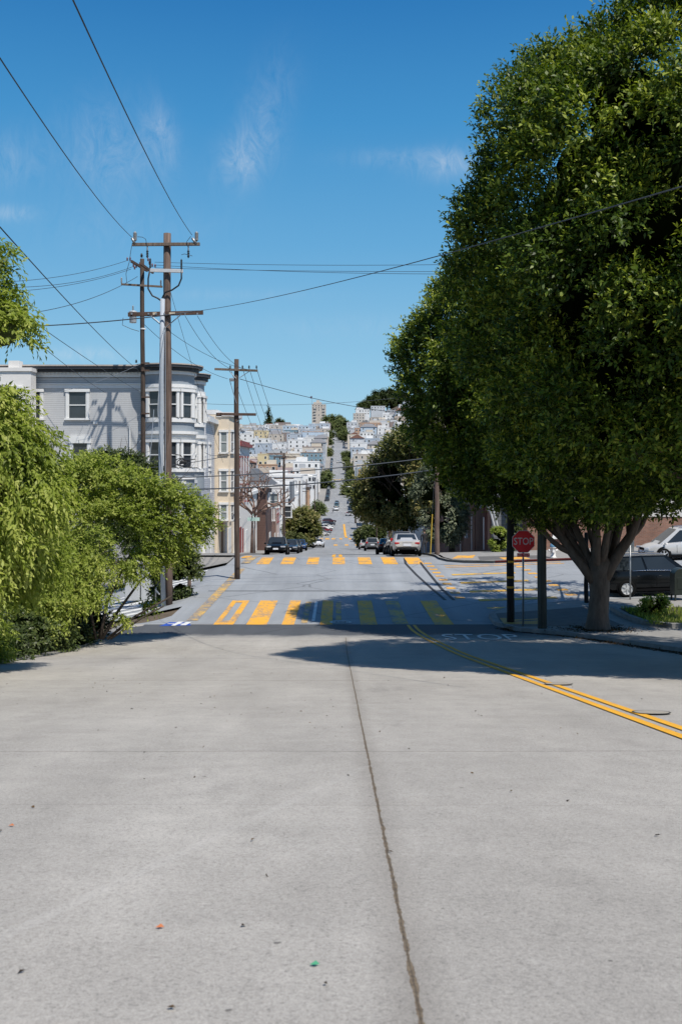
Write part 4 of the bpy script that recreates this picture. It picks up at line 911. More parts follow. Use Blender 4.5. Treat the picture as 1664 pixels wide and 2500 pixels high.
wire('wire from the crossing edge pole toward the white tower on the hill', P(585,925,50), P(1000,1010,60), .25, .02); wire('upper faint wire crossing the sky near the white tower', P(480,985,52), P(1000,968,60), .25, .012)
wire('thin wire falling before the bay windows from the dark pole', P(410,690,45), P(545,1130,80), .3, .013)
for k, (p0, q0) in enumerate((((578,1060),(690,1180)), ((578,1100),(690,1215)), ((500,1105),(578,1090)), ((578,1085),(640,1150)))):
    wire(('highest', 'second', 'third', 'lowest')[k] + ' service wire between the crossing edge pole and the row houses', P(p0[0], p0[1], 50), P(q0[0], q0[1], (120,120,52,105)[k]), .3, .013)
for k, (p0, q0) in enumerate((((90,965),(340,890)), ((190,1075),(345,1010)))):
    wire(('upper', 'lower')[k] + ' pale service drop from the dark pole to the grey house wall', P(q0[0], q0[1], 62), P(p0[0], p0[1], 65.9), .3, .016, mat=M_PIPE)
# coil of slack cable hanging on the upper thick cable
tc_ = thing('cable_coil', 'black slack cable coil hanging on the cable before the bay windows', 'cable coil', P(446,1122,46.5))
mb = MB()
for k in range(3):
    mb.tube([(.26*math.cos(a)+.1*k-.1, .04*k, -.12+.17*math.sin(a)-.03*k) for a in lin(0, 6.283, 15)], .022, 5)
mb.build('loop', M_BLK, tc_); MB().tube([(-.6,0,.28),(-.1,0,.2),(.1,0,-.05),(.6,0,.02)], .022, 5).build('tail', M_BLK, tc_); MB().bb(-.14,.2,-.05,.05,-.2,-.06).build('splice_case', M_BLK, tc_, bevel=.03)
# ================================================================ cars
M_TYRE = plain('tyre_rubber', (.010,.010,.010), .9, 0, .3, 20, spec=.08); M_RIM = plain('alloy_rim', (.55,.56,.57), .35, .25, .1, 8); M_CGLASS = glassy('car_glass', (.022,.028,.034)); M_TRIM = plain('black_trim', (.006,.006,.007), .85, 0, .2, 10, spec=.1); M_CHROME = plain('chrome_trim', (.62,.63,.65), .15, .95, .05, 8)
M_TAIL = plain('tail_lamp_red', (.38,.012,.015), .2, 0, .15, 8, coat=.6); M_HEAD = plain('head_lamp_lens', (.55,.57,.6), .12, .3, .1, 8, coat=.8); M_PLATE = plain('number_plate', (.6,.62,.66), .5, 0, .1, 20); M_UNDER = plain('car_underside', (.004,.004,.004), .95, 0, .2, 5, spec=.0)
def carpaint(name, c, metal=.25, rough=.32): return plain('car_paint_'+name, c, rough, metal, .05, 3, coat=.7)
PAINT = dict(black=plain('car_paint_black', (.005,.006,.007), .2, .0, .05, 3, spec=.35), charcoal=carpaint('charcoal', (.035,.038,.042)), silver=carpaint('silver', (.60,.60,.59), .3), champagne=carpaint('champagne', (.60,.58,.55), .3), white=carpaint('white', (.72,.72,.71), 0), blue=carpaint('blue', (.015,.07,.22), .3), navy=carpaint('navy', (.012,.018,.035), .2), grey=carpaint('grey', (.17,.18,.19), .4), red=carpaint('red', (.20,.015,.02), .2), maroon=carpaint('maroon', (.06,.012,.016), .2), teal=carpaint('teal', (.10,.17,.18), .4), brown=carpaint('brown', (.05,.04,.035), .3))
# side profiles: hood/belt heights along the length (t from tail 0 to nose 1), greenhouse corners
KIND = dict(
  sedan=dict(L=4.75, W=1.82, H=1.46, sh=[(0,.62,.93),(.02,.60,.985),(.08,.40,1.02),(.2,.24,1.03),(.35,.2,.97),(.5,.2,.95),(.68,.22,.93),(.8,.28,.86),(.93,.32,.76),(.985,.40,.66),(1,.45,.56)], gh=(.075,.24,.55,.72)),
  suv=dict(L=4.65, W=1.88, H=1.70, sh=[(0,.62,1.02),(.02,.45,1.10),(.08,.30,1.12),(.2,.28,1.12),(.35,.26,1.08),(.5,.26,1.06),(.68,.28,1.04),(.8,.32,1.0),(.93,.36,.92),(.985,.45,.78),(1,.5,.62)], gh=(.0,.09,.58,.77)),
  van=dict(L=5.05, W=1.96, H=1.76, sh=[(0,.5,1.0),(.02,.4,1.05),(.08,.27,1.07),(.2,.25,1.07),(.35,.24,1.05),(.5,.24,1.03),(.68,.25,1.0),(.8,.3,.96),(.93,.33,.84),(.985,.4,.70),(1,.45,.58)], gh=(.0,.06,.64,.86)),
  wagon=dict(L=4.7, W=1.80, H=1.50, sh=[(0,.6,.92),(.02,.5,.98),(.08,.3,1.0),(.2,.22,1.0),(.35,.2,.97),(.5,.2,.95),(.68,.22,.93),(.8,.28,.88),(.93,.32,.80),(.985,.4,.68),(1,.45,.56)], gh=(.01,.10,.56,.74)),
)
def wheel_mesh():
    ty = MB(); ty.lathe([(.21,-.10),(.29,-.108),(.325,-.085),(.335,-.04),(.335,.04),(.325,.085),(.29,.108),(.225,.10),(.22,.0)], 22, axis='x', cap=False)
    rm = MB(); rm.lathe([(.02,.055),(.215,.055),(.225,.085),(.225,-.06),(.02,-.06)][::-1], 20, axis='x', mi=1)
    for k in range(6):
        a = k*math.pi/3
        M = Matrix.Rotation(a, 4, 'X') @ Matrix.Translation((.072, 0, .125)); rm.box(None, (.035, .05, .19), M=M, mi=0)
    rm.lathe([(.05,.06),(.05,.095),(.02,.1)], 10, axis='x', mi=0); ring_ = [(.2,.06),(.225,.092),(.235,.092),(.235,.06)]; rm.lathe(ring_, 22, axis='x', mi=0)
    return ty, rm
_ty, _rm = wheel_mesh(); _wproto = None
def quad_inset(q, l, r, b, t, off):
    """q: four corners (bottom-left, bottom-right, top-right, top-left); shrink by fractions and push out"""
    q = [Vector(p) for p in q]
    def bl(u, v): return (q[0].lerp(q[1], u)).lerp(q[3].lerp(q[2], u), v)
    n = (q[1]-q[0]).cross(q[3]-q[0]).normalized()
    return [bl(l, b)+n*off, bl(1-r, b)+n*off, bl(1-r, 1-t)+n*off, bl(l, 1-t)+n*off]
def make_car(kind, paint, label, loc=(0,0,0), rz=0.0, group=None, simple=False, name='parked_car', cat='car', tilt=0.0, roofrack=False, beacon=False):
    global _wproto
    k = KIND[kind]; L, Wd, H = k['L'], k['W'], k['H']; hw = Wd/2
    root = thing(name, label, cat, loc, rz, group); root.rotation_euler = (tilt, 0, rz)
    body = MB(); rings = []
    dense = lin(0, 1, 25); T = [s[0] for s in k['sh']]; B_ = [s[1] for s in k['sh']]; Z_ = [s[2] for s in k['sh']]
    dense = sorted(set([0, .008, .02, .045, .965, .985, .995, 1] + dense))
    for t in dense:
        y = -L/2 + L*t; zb = float(np.interp(t, T, B_)); zt = float(np.interp(t, T, Z_))
        e = 1 - .20*max(0, (.12-t)/.12)**2.2 - .26*max(0, (t-.80)/.20)**2.2; w = hw*e; h = zt-zb
        half = [(0, zb), (w*.86, zb), (w*.965, zb+h*.14), (w*.995, zb+h*.40), (w, zb+h*.58), (w*.985, zb+h*.78), (w*.95, zb+h*.93), (w*.86, zt), (w*.45, zt+.018), (0, zt+.025)]
        rings.append([(x, y, z) for x, z in half] + [(-x, y, z) for x, z in half[-2:0:-1]])
    n = len(rings[0]); vs = [p for r in rings for p in r]; fs = []
    for i in range(len(rings)-1):
        for j in range(n): a = i*n+j; b = i*n+(j+1) % n; fs.append((a, b, b+n, a+n))
    fs += [tuple(range(n-1,-1,-1)), tuple((len(rings)-1)*n+j for j in range(n))]
    body.add(vs, [tuple(reversed(f)) for f in fs])
    ob = body.build('body', paint, root); smooth_angle(ob, 38)
    # greenhouse hull
    yD, yC, yB, yA = [-L/2 + L*t for t in k['gh']]
    zr = lambda y: float(np.interp((y+L/2)/L, T, Z_))
    wb, wr = hw*.90, hw*.70
    def pt(y, w, z): return Vector((w, y, z))
    zD, zA = zr(yD)-.03, zr(yA)-.03; zC, zB = H-.045, H-.03
    g = MB(); ym = (yB*.55+yC*.45); zm = H
    prof_l = [(yD, wb*.93, zD), (yC, wr*.96, zC), (ym, wr*1.02, zm-.012), (yB, wr, zB), (yA, wb*.95, zA)]
    vs = []
    for y, w, z in prof_l: vs += [(w, y, z), (w*.5, y, z+ (.018 if 0 < prof_l.index((y,w,z)) < 4 else .03)), (-w*.5, y, z + (.018 if 0 < prof_l.index((y,w,z)) < 4 else .03)), (-w, y, z)]
    ymid2 = (yD+yA)/2
    fs = []
    for i in range(4):
        for j in range(3): a = i*4+j; fs.append((a, a+1, a+5, a+4))
    vs += [(wb, ymid2, zr(ymid2)-.05), (-wb, ymid2, zr(ymid2)-.05)]; b0 = 20
    fs += [(0,4,8,12,16,b0), (19,15,11,7,3,b0+1)]
    og = g.add(vs, [tuple(reversed(f)) for f in fs[:-2]] + [tuple(f) for f in fs[-2:]]).build('cabin', paint, root, bevel=.0); smooth_angle(og, 45)
    # panes
    v = [Vector(p) for p in vs]
    def pane(q, nm, l=.05, r=.05, b=.06, t=.06, off=.012):
        qq = quad_inset(q, l, r, b, t, off); return MB().add(qq, [(0,1,2,3)]).build(nm, M_CGLASS, root)
    pane([v[19], v[16], v[12], v[15]][::1] if False else [v[16], v[19], v[15], v[12]], 'windscreen', .04, .04, .05, .04, .022)
    pane([v[3], v[0], v[4], v[7]], 'rear_window', .07, .07, .14, .06, .022)
    for s in (1, -1):
        A, B2, C2, D2 = (pt(yA, s*wb*.95, zA), pt(yB, s*wr, zB), pt(yC, s*wr*.96, zC), pt(yD, s*wb*.93, zD))
        mid_t = Vector((s*wr*1.02, ym, H-.03)); mid_b = Vector((s*wb*.985, (yD+yA)/2+.05, zr(0)-.02))
        front = [mid_b, A, B2, mid_t]; rear = [D2, mid_b, mid_t, C2]
        if s < 0: front = [A, mid_b, mid_t, B2]; rear = [mid_b, D2, C2, mid_t]
        for q, fr in ((front, 1), (rear, 0)):
            big = .16 if (fr ^ (s < 0)) else .03; sml = .03 if (fr ^ (s < 0)) else .12
            pane(q, 'side_window', (.03 if s > 0 else .17) if fr else (.13 if s > 0 else .03), (.17 if s > 0 else .03) if fr else (.03 if s > 0 else .13), .10, .10, .016)
        if not simple:
            mb = MB(); mb.tube([D2+Vector((s*.02,.05,.05)), mid_b+Vector((s*.02,0,.05)), A+Vector((s*.02,-.1,.05))], .012, 5); mb.build('window_trim', M_CHROME, root)
            for yy in (.05, -L*.19): MB().box((s*(hw*.985), yy, zr(0)*.80), (.03,.16,.03)).build('door_handle', paint, root, bevel=.008)
            for yy in (L*.17, -.12, -L*.27): MB().box((s*(hw*.998), yy, zr(0)*.62), (.006,.014,.42)).build('door_seam', M_TRIM, root)
            MB().bb(s*hw*.90, s*hw*1.0, -L*.27, L*.27, k['sh'][4][1]-.03, k['sh'][4][1]+.07).build('sill', M_TRIM, root)
        mb = MB(); mb.box((s*(hw+.07), yA-.30, zA+.08), (.18,.09,.13)); mb.build('wing_mirror', paint, root, bevel=.03)
    # wheels
    wr_ = .335 * (1.06 if kind in ('suv','van') else 1); yw = (L*.5-.93, -L*.5+.95 if kind != 'sedan' else -L*.5+1.02)
    for yy in yw:
        for s in (1, -1):
            MB().lathe([(wr_*1.16,-.0),(wr_*1.16,.012)][::1], 22, (s*(hw*.985) - (.006), yy, wr_+.02), 'x').build('wheel_arch', M_TRIM, root)
            if _wproto is None:
                ty = _ty.build('wheel', M_TYRE, None, smooth=False); smooth_angle(ty, 35); rm = _rm.build('rim', [M_RIM, M_TRIM], ty); _wproto = ty; w_ = ty
            else: w_ = copy_tree(_wproto)
            w_.parent = root; w_.location = (s*(hw-.045), yy, wr_); w_.rotation_euler = (0, 0, 0 if s > 0 else math.pi); w_.scale = (1, wr_/.335, wr_/.335)
    MB().bb(-hw*.8, hw*.8, -L*.44, L*.44, .17, .45).build('underside', M_UNDER, root)
    # ends
    def surf(t, fr):  # point on the body at length t, fraction across
        return t
    zt0 = k['sh'][1][2]
    for s in (1, -1):
        if kind in ('suv', 'van'):
            mb = MB(); mb.box((s*hw*.77, -L/2+.07, zt0-.03), (.26,.2,.22)); mb.build('tail_lamp', M_TAIL, root, bevel=.03)
        else:
            mb = MB(); mb.box((s*hw*.66, -L/2+.055, zt0-.15), (.40,.14,.13), -s*.14); mb.build('tail_lamp', M_TAIL, root, bevel=.03)
        mb = MB(); mb.box((s*hw*.66, L/2-.10, k['sh'][9][2]-.01), (.38,.26,.13), s*.42); mb.build('headlight', M_HEAD, root, bevel=.03)
    MB().box((0, -L/2+.0, zt0-.26 if kind == 'sedan' else zt0-.30), (.5,.05,.16)).build('number_plate', M_PLATE, root, bevel=.005)
    MB().box((0, -L/2+.06, .46), (Wd*.72,.14,.12)).build('rear_valance', M_TRIM, root, bevel=.02)
    MB().box((0, L/2-.05, k['sh'][9][2]-.06), (Wd*.40,.14,.13)).build('grille', M_TRIM, root, bevel=.02)
    MB().box((0, L/2-.03, .43), (Wd*.58,.14,.14)).build('lower_grille', M_TRIM, root, bevel=.02); MB().box((0, L/2+.045, .50), (.42,.03,.13)).build('number_plate', M_PLATE, root, bevel=.004)
    if kind == 'sedan': MB().box((0, -L/2+.005, zt0-.12), (.62,.04,.035)).build('boot_trim', M_CHROME, root, bevel=.008)
    if not simple and kind != 'sedan':
        for s in (1, -1): MB().tube([(s*wr*.86, yC+.1, H+.01), (s*wr*.9, ym, H+.055), (s*wr*.86, yB-.1, H+.02)], .022, 6).build('roof_rail', M_CHROME, root)
    if not simple and kind == 'sedan':
        for s in (1, -1): MB().lathe([(.05,-.05),(.05,.08)], 10, (s*hw*.60, -L/2+.05, .40), 'y').build('exhaust_tip', M_CHROME, root)
    if beacon: MB().bb(-.2,.2,-.1,.12,H+.02,H+.16).build('taxi_light', plain('amber_sign', (.7,.35,.04), .4), root, bevel=.02)
    return root
def slope(y): return math.atan((prof(y+2)-prof(y-2))/4)
def place(kind, paint, label, x, y, rz=0.0, group=None, simple=False, **kw):
    tl = slope(y) if abs(math.cos(rz)) > .8 else 0
    r = make_car(kind, PAINT[paint], label, (x, y, gz(x, y)+.005), rz, group, simple, **kw)
    if abs(math.cos(rz)) > .8: r.rotation_euler = (tl*math.cos(rz), 0, rz)
    else: r.rotation_euler = (0, 0, rz)
    return r
UP = 0.0; DN = math.pi
# stop sign side of the street: tails toward us
place('sedan', 'champagne', 'silver sedan seen from behind, first at the kerb by the brown pole', 4.35, 65.6, UP)
place('suv', 'navy', 'dark tall car parked directly in front of the silver sedan', 4.55, 73.5, UP)
place('wagon', 'charcoal', 'charcoal car with amber roof sign in front of the dark tall car', 4.7, 82.5, UP, simple=True, beacon=True)
place('sedan', 'brown', 'dark brown sedan whose whole tail shows beside the row', 4.45, 92, UP, simple=True)
place('suv', 'grey', 'grey wagon parked beyond the dark brown sedan', 4.3, 128, UP, simple=True)
place('wagon', 'silver', 'pale silver hatchback peeping beyond the grey wagon', 3.9, 146, UP, simple=True)
place('sedan', 'maroon', 'small dark red car last in the row past the silver hatchback', 3.9, 163, UP, simple=True)
place('suv', 'grey', 'grey car crossing sideways near the rounded shrubs', 5.0, 205, R(90), simple=True)
# victorian side: noses toward us
place('wagon', 'black', 'black car facing uphill, first in the row past the far crosswalk', -5.15, 84, DN)
for p, l, y, kd in (('charcoal', 'dark charcoal car second in the row facing uphill', 105, 'sedan'), ('black', 'narrow black car third in the row, before the blue one', 114, 'wagon'), ('blue', 'bright blue car parked fourth in the dark row', 131, 'wagon'), ('black', 'black sedan parked just past the bright blue car', 160, 'sedan'), ('grey', 'grey car second past the bright blue car', 170, 'wagon'), ('charcoal', 'dark car last in the row past the blue car', 182, 'sedan')):
    place(kd, p, l, -5.1 + (.2 if y > 150 else 0), y, DN, simple=True)
place('sedan', 'white', 'white sedan driving uphill toward the far crosswalk', -3.35, 166, DN, simple=True, name='moving_car')
# angled row down the hill
for k, (p, l, y, kd) in enumerate((('champagne', 'pale gold sedan first in the angled row down the street', 256, 'sedan'), ('grey', 'grey car second in the angled row', 270, 'sedan'), ('red', 'red tailed car third in the angled row', 282, 'wagon'), ('white', 'white suv in the middle of the angled row', 296, 'suv'), ('silver', 'silver car just beyond the white suv in the angled row', 310, 'sedan'), ('navy', 'navy sedan near the end of the angled row', 325, 'sedan'), ('maroon', 'dark maroon car last in the angled row', 338, 'wagon'))):
    place(kd, p, l, -4.6 + .25*k, y, R(-78), simple=True)
# traffic at the far crossroads
def pickup(label, x, y, rz):
    r = place('suv', 'silver', label, x, y, rz, None, True, name='pickup_truck', cat='truck')
    return r
place('sedan', 'white', 'white car waiting in the lane at the far crossroads', -7.4, 402, DN, simple=True, name='moving_car')
place('sedan', 'red', 'car with red front waiting behind walkers at the crossroads', 0-.6, 398, DN, simple=True, name='moving_car') if False else place('sedan', 'white', 'white taxi stopped before the crossing walkers', -.9, 396, DN, simple=True, name='moving_car', beacon=True)
place('suv', 'teal', 'teal suv stopped behind the white taxi', -.8, 408, DN, simple=True, name='moving_car'); place('sedan', 'grey', 'grey car stopped third in line behind the white taxi', -.7, 420, DN, simple=True, name='moving_car')
# ---- side street vehicles and the far simple cars
s_ = place('suv', 'black', 'black suv parked across the side street behind the forked trunk', 13.35, 42.3, R(-90)); s_.rotation_euler = (.035, 0, R(-90))
v_ = place('van', 'champagne', 'silver minivan parked facing the crossing beyond the black suv', 19.6, 56.1, R(90)); v_.rotation_euler = (-.035, 0, R(90))
def far_car(label, x, y, paint, rz=0.0, group='cars parked along the far hill', kind='car'):
    z = gz(x, y) + .12; t = thing('parked_car', label, 'car', (x, y, z), 0, group); t.rotation_euler = (slope(y)*math.cos(rz), 0, rz)
    mb = MB(); h = 1.0
    pr = [(-2.25,.3),(-2.3,.75),(-2.1,.95),(2.0,.88),(2.3,.7),(2.25,.3)] if kind == 'car' else [(-2.4,.35),(-2.45,1.0),(-2.3,1.2),(2.0,1.1),(2.4,.8),(2.4,.35)]
    def ext(pr, w0, w1):
        m = MB(); n = len(pr); zmin = min(b for a, b in pr); zmax = max(b for a, b in pr)
        f_ = lambda b: w0 + (w1-w0)*(b-zmin)/(zmax-zmin)
        m.add([(-f_(b), a, b) for a, b in pr]+[(f_(b), a, b) for a, b in pr], [tuple(range(n)), tuple(range(2*n-1,n-1,-1))]+[(k, n+k, n+(k+1)%n, (k+1)%n) for k in range(n)]); return m
    ext(pr, .9, .86).build('body', PAINT[paint], t, bevel=.06)
    hh = 1.45 if kind == 'car' else 1.95
    ext([(-1.9,.93),(-1.35,hh-.06),(.45,hh-.06),(1.2,.88)] if kind == 'car' else [(-2.35,1.15),(-2.2,hh-.06),(.9,hh-.06),(1.7,1.08)], .84, .66).build('window_band', M_CGLASS, t)
    ext([(-1.42,hh-.07),(-1.3,hh),(.35,hh),(.52,hh-.07)] if kind == 'car' else [(-2.25,hh-.07),(-2.1,hh),(.8,hh),(.95,hh-.07)], .68, .62).build('roof', PAINT[paint], t)
    for sx in (-.82,.82):
        for sy in (-1.4,1.4): MB().lathe([(.33,-.1),(.33,.1)], 12, (sx, sy, .33), 'x').build('wheel', M_TYRE, t)
    return t
rng = random.Random(4)
pal = ['white','black','silver','charcoal','grey','white','navy','teal','maroon','white','black','silver']
cn = dict(white='white', black='black', silver='silver', charcoal='charcoal', grey='grey', navy='navy', teal='teal', maroon='dark red')
ORD = ['first','second','third','fourth','fifth','sixth','seventh','eighth','ninth','tenth','eleventh','twelfth','thirteenth','fourteenth','fifteenth','sixteenth','seventeenth','eighteenth','nineteenth','twentieth','twenty first','twenty second','twenty third','twenty fourth','twenty fifth','twenty sixth','twenty seventh','twenty eighth','twenty ninth','thirtieth','thirty first','thirty second','thirty third','thirty fourth','thirty fifth','thirty sixth','thirty seventh','thirty eighth','thirty ninth','fortieth','forty first','forty second','forty third','forty fourth','forty fifth']; ORD = [o_.replace(' ', '-') for o_ in ORD]
blocks = [(428,596,'lowest'), (618,864,'middle'), (890,1180,'upper')]
for side, nm in ((-1,'tower'), (1,'orange house')):
    for y0, y1, bn in blocks:
        y = y0 + (6 if side < 0 else 0); i = 0
        while y < y1 and i < 18:
            p = rng.choice(pal)
            if rng.random() < .82:
                xk = 4.9 if y < 600 else 5.0
                far_car('%s parked car, %s up the %s hill block, %s side' % (cn[p], ORD[i], bn, nm), side*xk, y, p, 0 if side > 0 else math.pi, kind=rng.choice(['car','car','suv'])); i += 1
            y += rng.uniform(6.2, 9.5) * (1.0 if y < 880 else 1.7)
far_car('lone white car driving down the middle block of the hill', -.4, 742, 'white', math.pi, None)
far_car('white delivery truck standing high on the hill street', 4.2, 985, 'white', 0, None, 'suv').scale = (1.2, 1.3, 1.6)
# pickup and van at the far crossroads
t = thing('pickup_truck', 'silver pickup truck with loaded bed turning at the far crossroads', 'truck', (4.3, 372, gz(4.3, 372)+.05), R(-25))
mb = MB(); pts = [(-2.7,.45),(-2.7,1.05),(-.4,1.05),(-.4,1.0),(1.5,1.05),(2.6,.95),(2.75,.5),(2.6,.4)]; n = len(pts)
mb.add([(-.95,a,b) for a,b in pts]+[(.95,a,b) for a,b in pts], [tuple(range(n)), tuple(range(2*n-1,n-1,-1))]+[(k,n+k,n+(k+1)%n,(k+1)%n) for k in range(n)]); mb.build('body', PAINT['silver'], t, bevel=.05)
mb = MB(); pts = [(-.5,1.04),(-.35,1.7),(.8,1.72),(1.5,1.05)]; n = 4
mb.add([(-.85 if b < 1.5 else -.7,a,b) for a,b in pts]+[(.85 if b < 1.5 else .7,a,b) for a,b in pts], [tuple(range(n)), tuple(range(2*n-1,n-1,-1))]+[(k,n+k,n+(k+1)%n,(k+1)%n) for k in range(n)]); mb.build('cab', M_CGLASS, t)
MB().bb(-.72,.72,-.38,.82,1.70,1.78).build('roof', PAINT['silver'], t, bevel=.03)
for k, c in enumerate(('red','navy','grey')): MB().box((-.5+.5*k, -1.5+.2*k, 1.2), (.45,.9,.4), .2*k).build('load', PAINT[c], t, bevel=.04)
for sx in (-.85,.85):
    for sy in (-1.7,1.75): MB().lathe([(.38,-.12),(.38,.12)], 14, (sx, sy, .38), 'x').build('wheel', M_TYRE, t)
    MB().box((sx,-2.70,.85),(.14,.05,.25)).build('tail_lamp', M_TAIL, t)
t = thing('van', 'tall white van ahead of the silver pickup truck', 'van', (5.2, 408, gz(5.2, 408)+.05))
MB().box((0,0,1.35),(2.0,5.2,2.0),0,0,.9).build('body', PAINT['white'], t, bevel=.12)
for s in (-.42,.42): MB().box((s,-2.52,1.7),(.62,.06,.6)).build('rear_window', M_CGLASS, t, bevel=.03)
for sx in (-.85,.85):
    for sy in (-1.6,1.6): MB().lathe([(.36,-.12),(.36,.12)], 14, (sx, sy, .36), 'x').build('wheel', M_TYRE, t)
    MB().box((sx*.95,-2.58,1.1),(.12,.05,.3)).build('tail_lamp', M_TAIL, t)
far_car('white car beyond the tall white van, nose toward us', 5.0, 424, 'white', math.pi, None)

# ================================================================ row houses by the crossing
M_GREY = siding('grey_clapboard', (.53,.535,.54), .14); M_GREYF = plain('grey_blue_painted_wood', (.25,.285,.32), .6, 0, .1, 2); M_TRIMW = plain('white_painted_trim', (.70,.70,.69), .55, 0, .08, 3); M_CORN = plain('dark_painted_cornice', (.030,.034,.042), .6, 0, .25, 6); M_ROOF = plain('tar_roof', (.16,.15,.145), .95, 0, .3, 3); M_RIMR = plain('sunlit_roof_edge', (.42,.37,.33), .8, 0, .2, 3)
M_WSID = siding('white_clapboard', (.56,.58,.62), .16); M_CREAM = plain('cream_stucco', (.66,.56,.43), .8, 0, .10, 1.5, .1); M_WSTU = plain('white_stucco', (.70,.68,.65), .8, 0, .10, 1.2, .1); M_RED = plain('red_painted_wood', (.26,.045,.04), .5, 0, .2, 5); M_BROWN = siding('brown_clapboard', (.13,.075,.062), .2); M_PINK = plain('pinkish_stucco', (.60,.47,.42), .8, 0, .1, 1.5)
M_WIN = glassy('window_glass', (.035,.042,.05), .05); M_WINL = plain('curtained_window_glass', (.24,.27,.27), .15, 0, .35, 1.8); M_BRICK = brick_mat('red_brick', (.30,.14,.09), (.21,.095,.065), (.22,.18,.15)); M_DOORR = plain('dark_red_door', (.085,.014,.014), .5, 0, .2, 5); M_GREYSID = siding('grey_rear_siding', (.17,.18,.19), .28)
def wbuild(mb, name, mat, root, **kw): return mb.build(name, mat, root, loc=-root.location, **kw)
def fmat(a, u, n): return Matrix(((u.x, n.x, 0, a.x), (u.y, n.y, 0, a.y), (0, 0, 1, a.z), (0, 0, 0, 1)))
def fbox(mb, M, u0, u1, n0, n1, z0, z1, mi=0):
    return mb.box(None, (u1-u0, n1-n0, z1-z0), M=M @ Matrix.Translation(((u0+u1)/2, (n0+n1)/2, (z0+z1)/2)), mi=mi)
def window(root, p, u, w, z0, z1, trim, glass, cw=.14, prot=.09, cap=.2, sill=True, rail=True, name='window', mull=0):
    """p: (x,y) middle of the opening on the wall, u: 2D direction along the wall (outside is to its right-hand turn)"""
    u = Vector((u[0], u[1], 0)).normalized(); n = Vector((u.y, -u.x, 0)); M = fmat(Vector((p[0], p[1], 0)), u, n); h = w/2
    mb = MB(); fbox(mb, M, -h-cw, -h, 0, prot, z0, z1); fbox(mb, M, h, h+cw, 0, prot, z0, z1); fbox(mb, M, -h-cw-.05, h+cw+.05, 0, prot+.05, z1, z1+cap)
    if sill: fbox(mb, M, -h-cw-.06, h+cw+.06, 0, prot+.09, z0-.13, z0)
    if rail: fbox(mb, M, -h, h, 0, prot*.75, (z0+z1)/2-.035, (z0+z1)/2+.035)
    fbox(mb, M, -h, -h+.05, 0, prot*.7, z0, z1); fbox(mb, M, h-.05, h, 0, prot*.7, z0, z1)
    for k in range(mull): q = -h + w*(k+1)/(mull+1); fbox(mb, M, q-.025, q+.025, 0, prot*.7, z0, z1)
    fr = wbuild(mb, name, trim, root)
    pm = MB(); a = [M @ Vector(q) for q in ((-h,.018,z0),(h,.018,z0),(h,.018,z1),(-h,.018,z1))]; pm.add(a, [(3,2,1,0)] if False else [(0,1,2,3)]); pm.build('pane', glass, fr); return fr
def arc_poly(cx_, cy_, r, a0, a1, n): return [(cx_ + r*math.cos(R(a0+(a1-a0)*k/(n-1))), cy_ + r*math.sin(R(a0+(a1-a0)*k/(n-1)))) for k in range(n)]
# --- grey corner house
yg = 66.0; xg0, xg1 = -26.0, -11.1
root = thing('corner_house', 'grey clapboard corner house with white trimmed bay windows and dark cornice', 'house', (-15, 70, gz(-15, 70)))
zt = PZ(893, yg); zw0 = PZ(945, 66)
def zz(py, d=66): return PZ(py, d)
body = MB(); body.bb(xg0, xg1, yg, 79, -12, zz(922), 0); wbuild(body, 'wall', M_GREY, root)
MB_ = MB(); MB_.bb(xg0-.05, xg1+.05, yg-.03, yg+.3, zz(948), zz(938)); MB_.bb(xg0-.05, xg1, yg-.10, yg+.3, zz(938.5), zz(935.5)); MB_.bb(xg0, xg1, yg-.12, yg+.2, zz(921), zz(915)); wbuild(MB_, 'belt_course', M_TRIMW, root)
mb = MB(); mb.bb(xg0-.2, xg1+.2, yg-.18, 79, zz(915), zz(909)); wbuild(mb, 'frieze', M_TRIMW, root)
mb = MB()
for k in range(60):
    x = xg0 + .12 + k*.25
    if x < xg1-.1: mb.bb(x, x+.12, yg-.26, yg-.18, zz(914), zz(909.5))
wbuild(mb, 'dentil_pattern', M_TRIMW, root)
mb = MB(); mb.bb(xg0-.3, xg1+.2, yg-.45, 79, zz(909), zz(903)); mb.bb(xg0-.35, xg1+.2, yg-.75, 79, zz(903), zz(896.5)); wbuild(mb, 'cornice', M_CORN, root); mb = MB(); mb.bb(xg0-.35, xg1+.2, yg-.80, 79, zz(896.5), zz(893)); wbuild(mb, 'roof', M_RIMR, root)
mb = MB(); mb.tube([(PX(290,68), 70, zz(893)), (PX(290,68), 70, zz(880))], .09, 10); mb.tube([(PX(290,68), 70, zz(880)), (PX(290,68), 70, zz(876))], .13, 10); wbuild(mb, 'vent_pipe', M_GALV, root)
def W66(px0, px1, py0, py1, glass=M_WIN, **kw): return window(root, ((PX(px0,66)+PX(px1,66))/2, yg-.001), (1,0), PX(px1,66)-PX(px0,66), PZ(py1,66), PZ(py0,66), M_TRIMW, glass, **kw)
W66(168, 212, 957, 1021, cw=.18, cap=.2); W66(178, 215, 1082, 1140, cw=.18, cap=.5); W66(60, 100, 957, 1021, cw=.18)
mb = MB(); mb.tube([(PX(318,66), yg-.1, zz(1040)), (PX(318,66), yg-.1, zz(1240))], .05, 7); wbuild(mb, 'downpipe', M_TRIMW, root)
for (pa, pb) in ((234,1032),(150,1060),(262,1160)): mb = MB(); mb.bb(PX(pa,66)-.13, PX(pa,66)+.13, yg-.1, yg-.002, zz(pb)-.1, zz(pb)+.1); wbuild(mb, 'wall_vent', M_TRIMW, root)
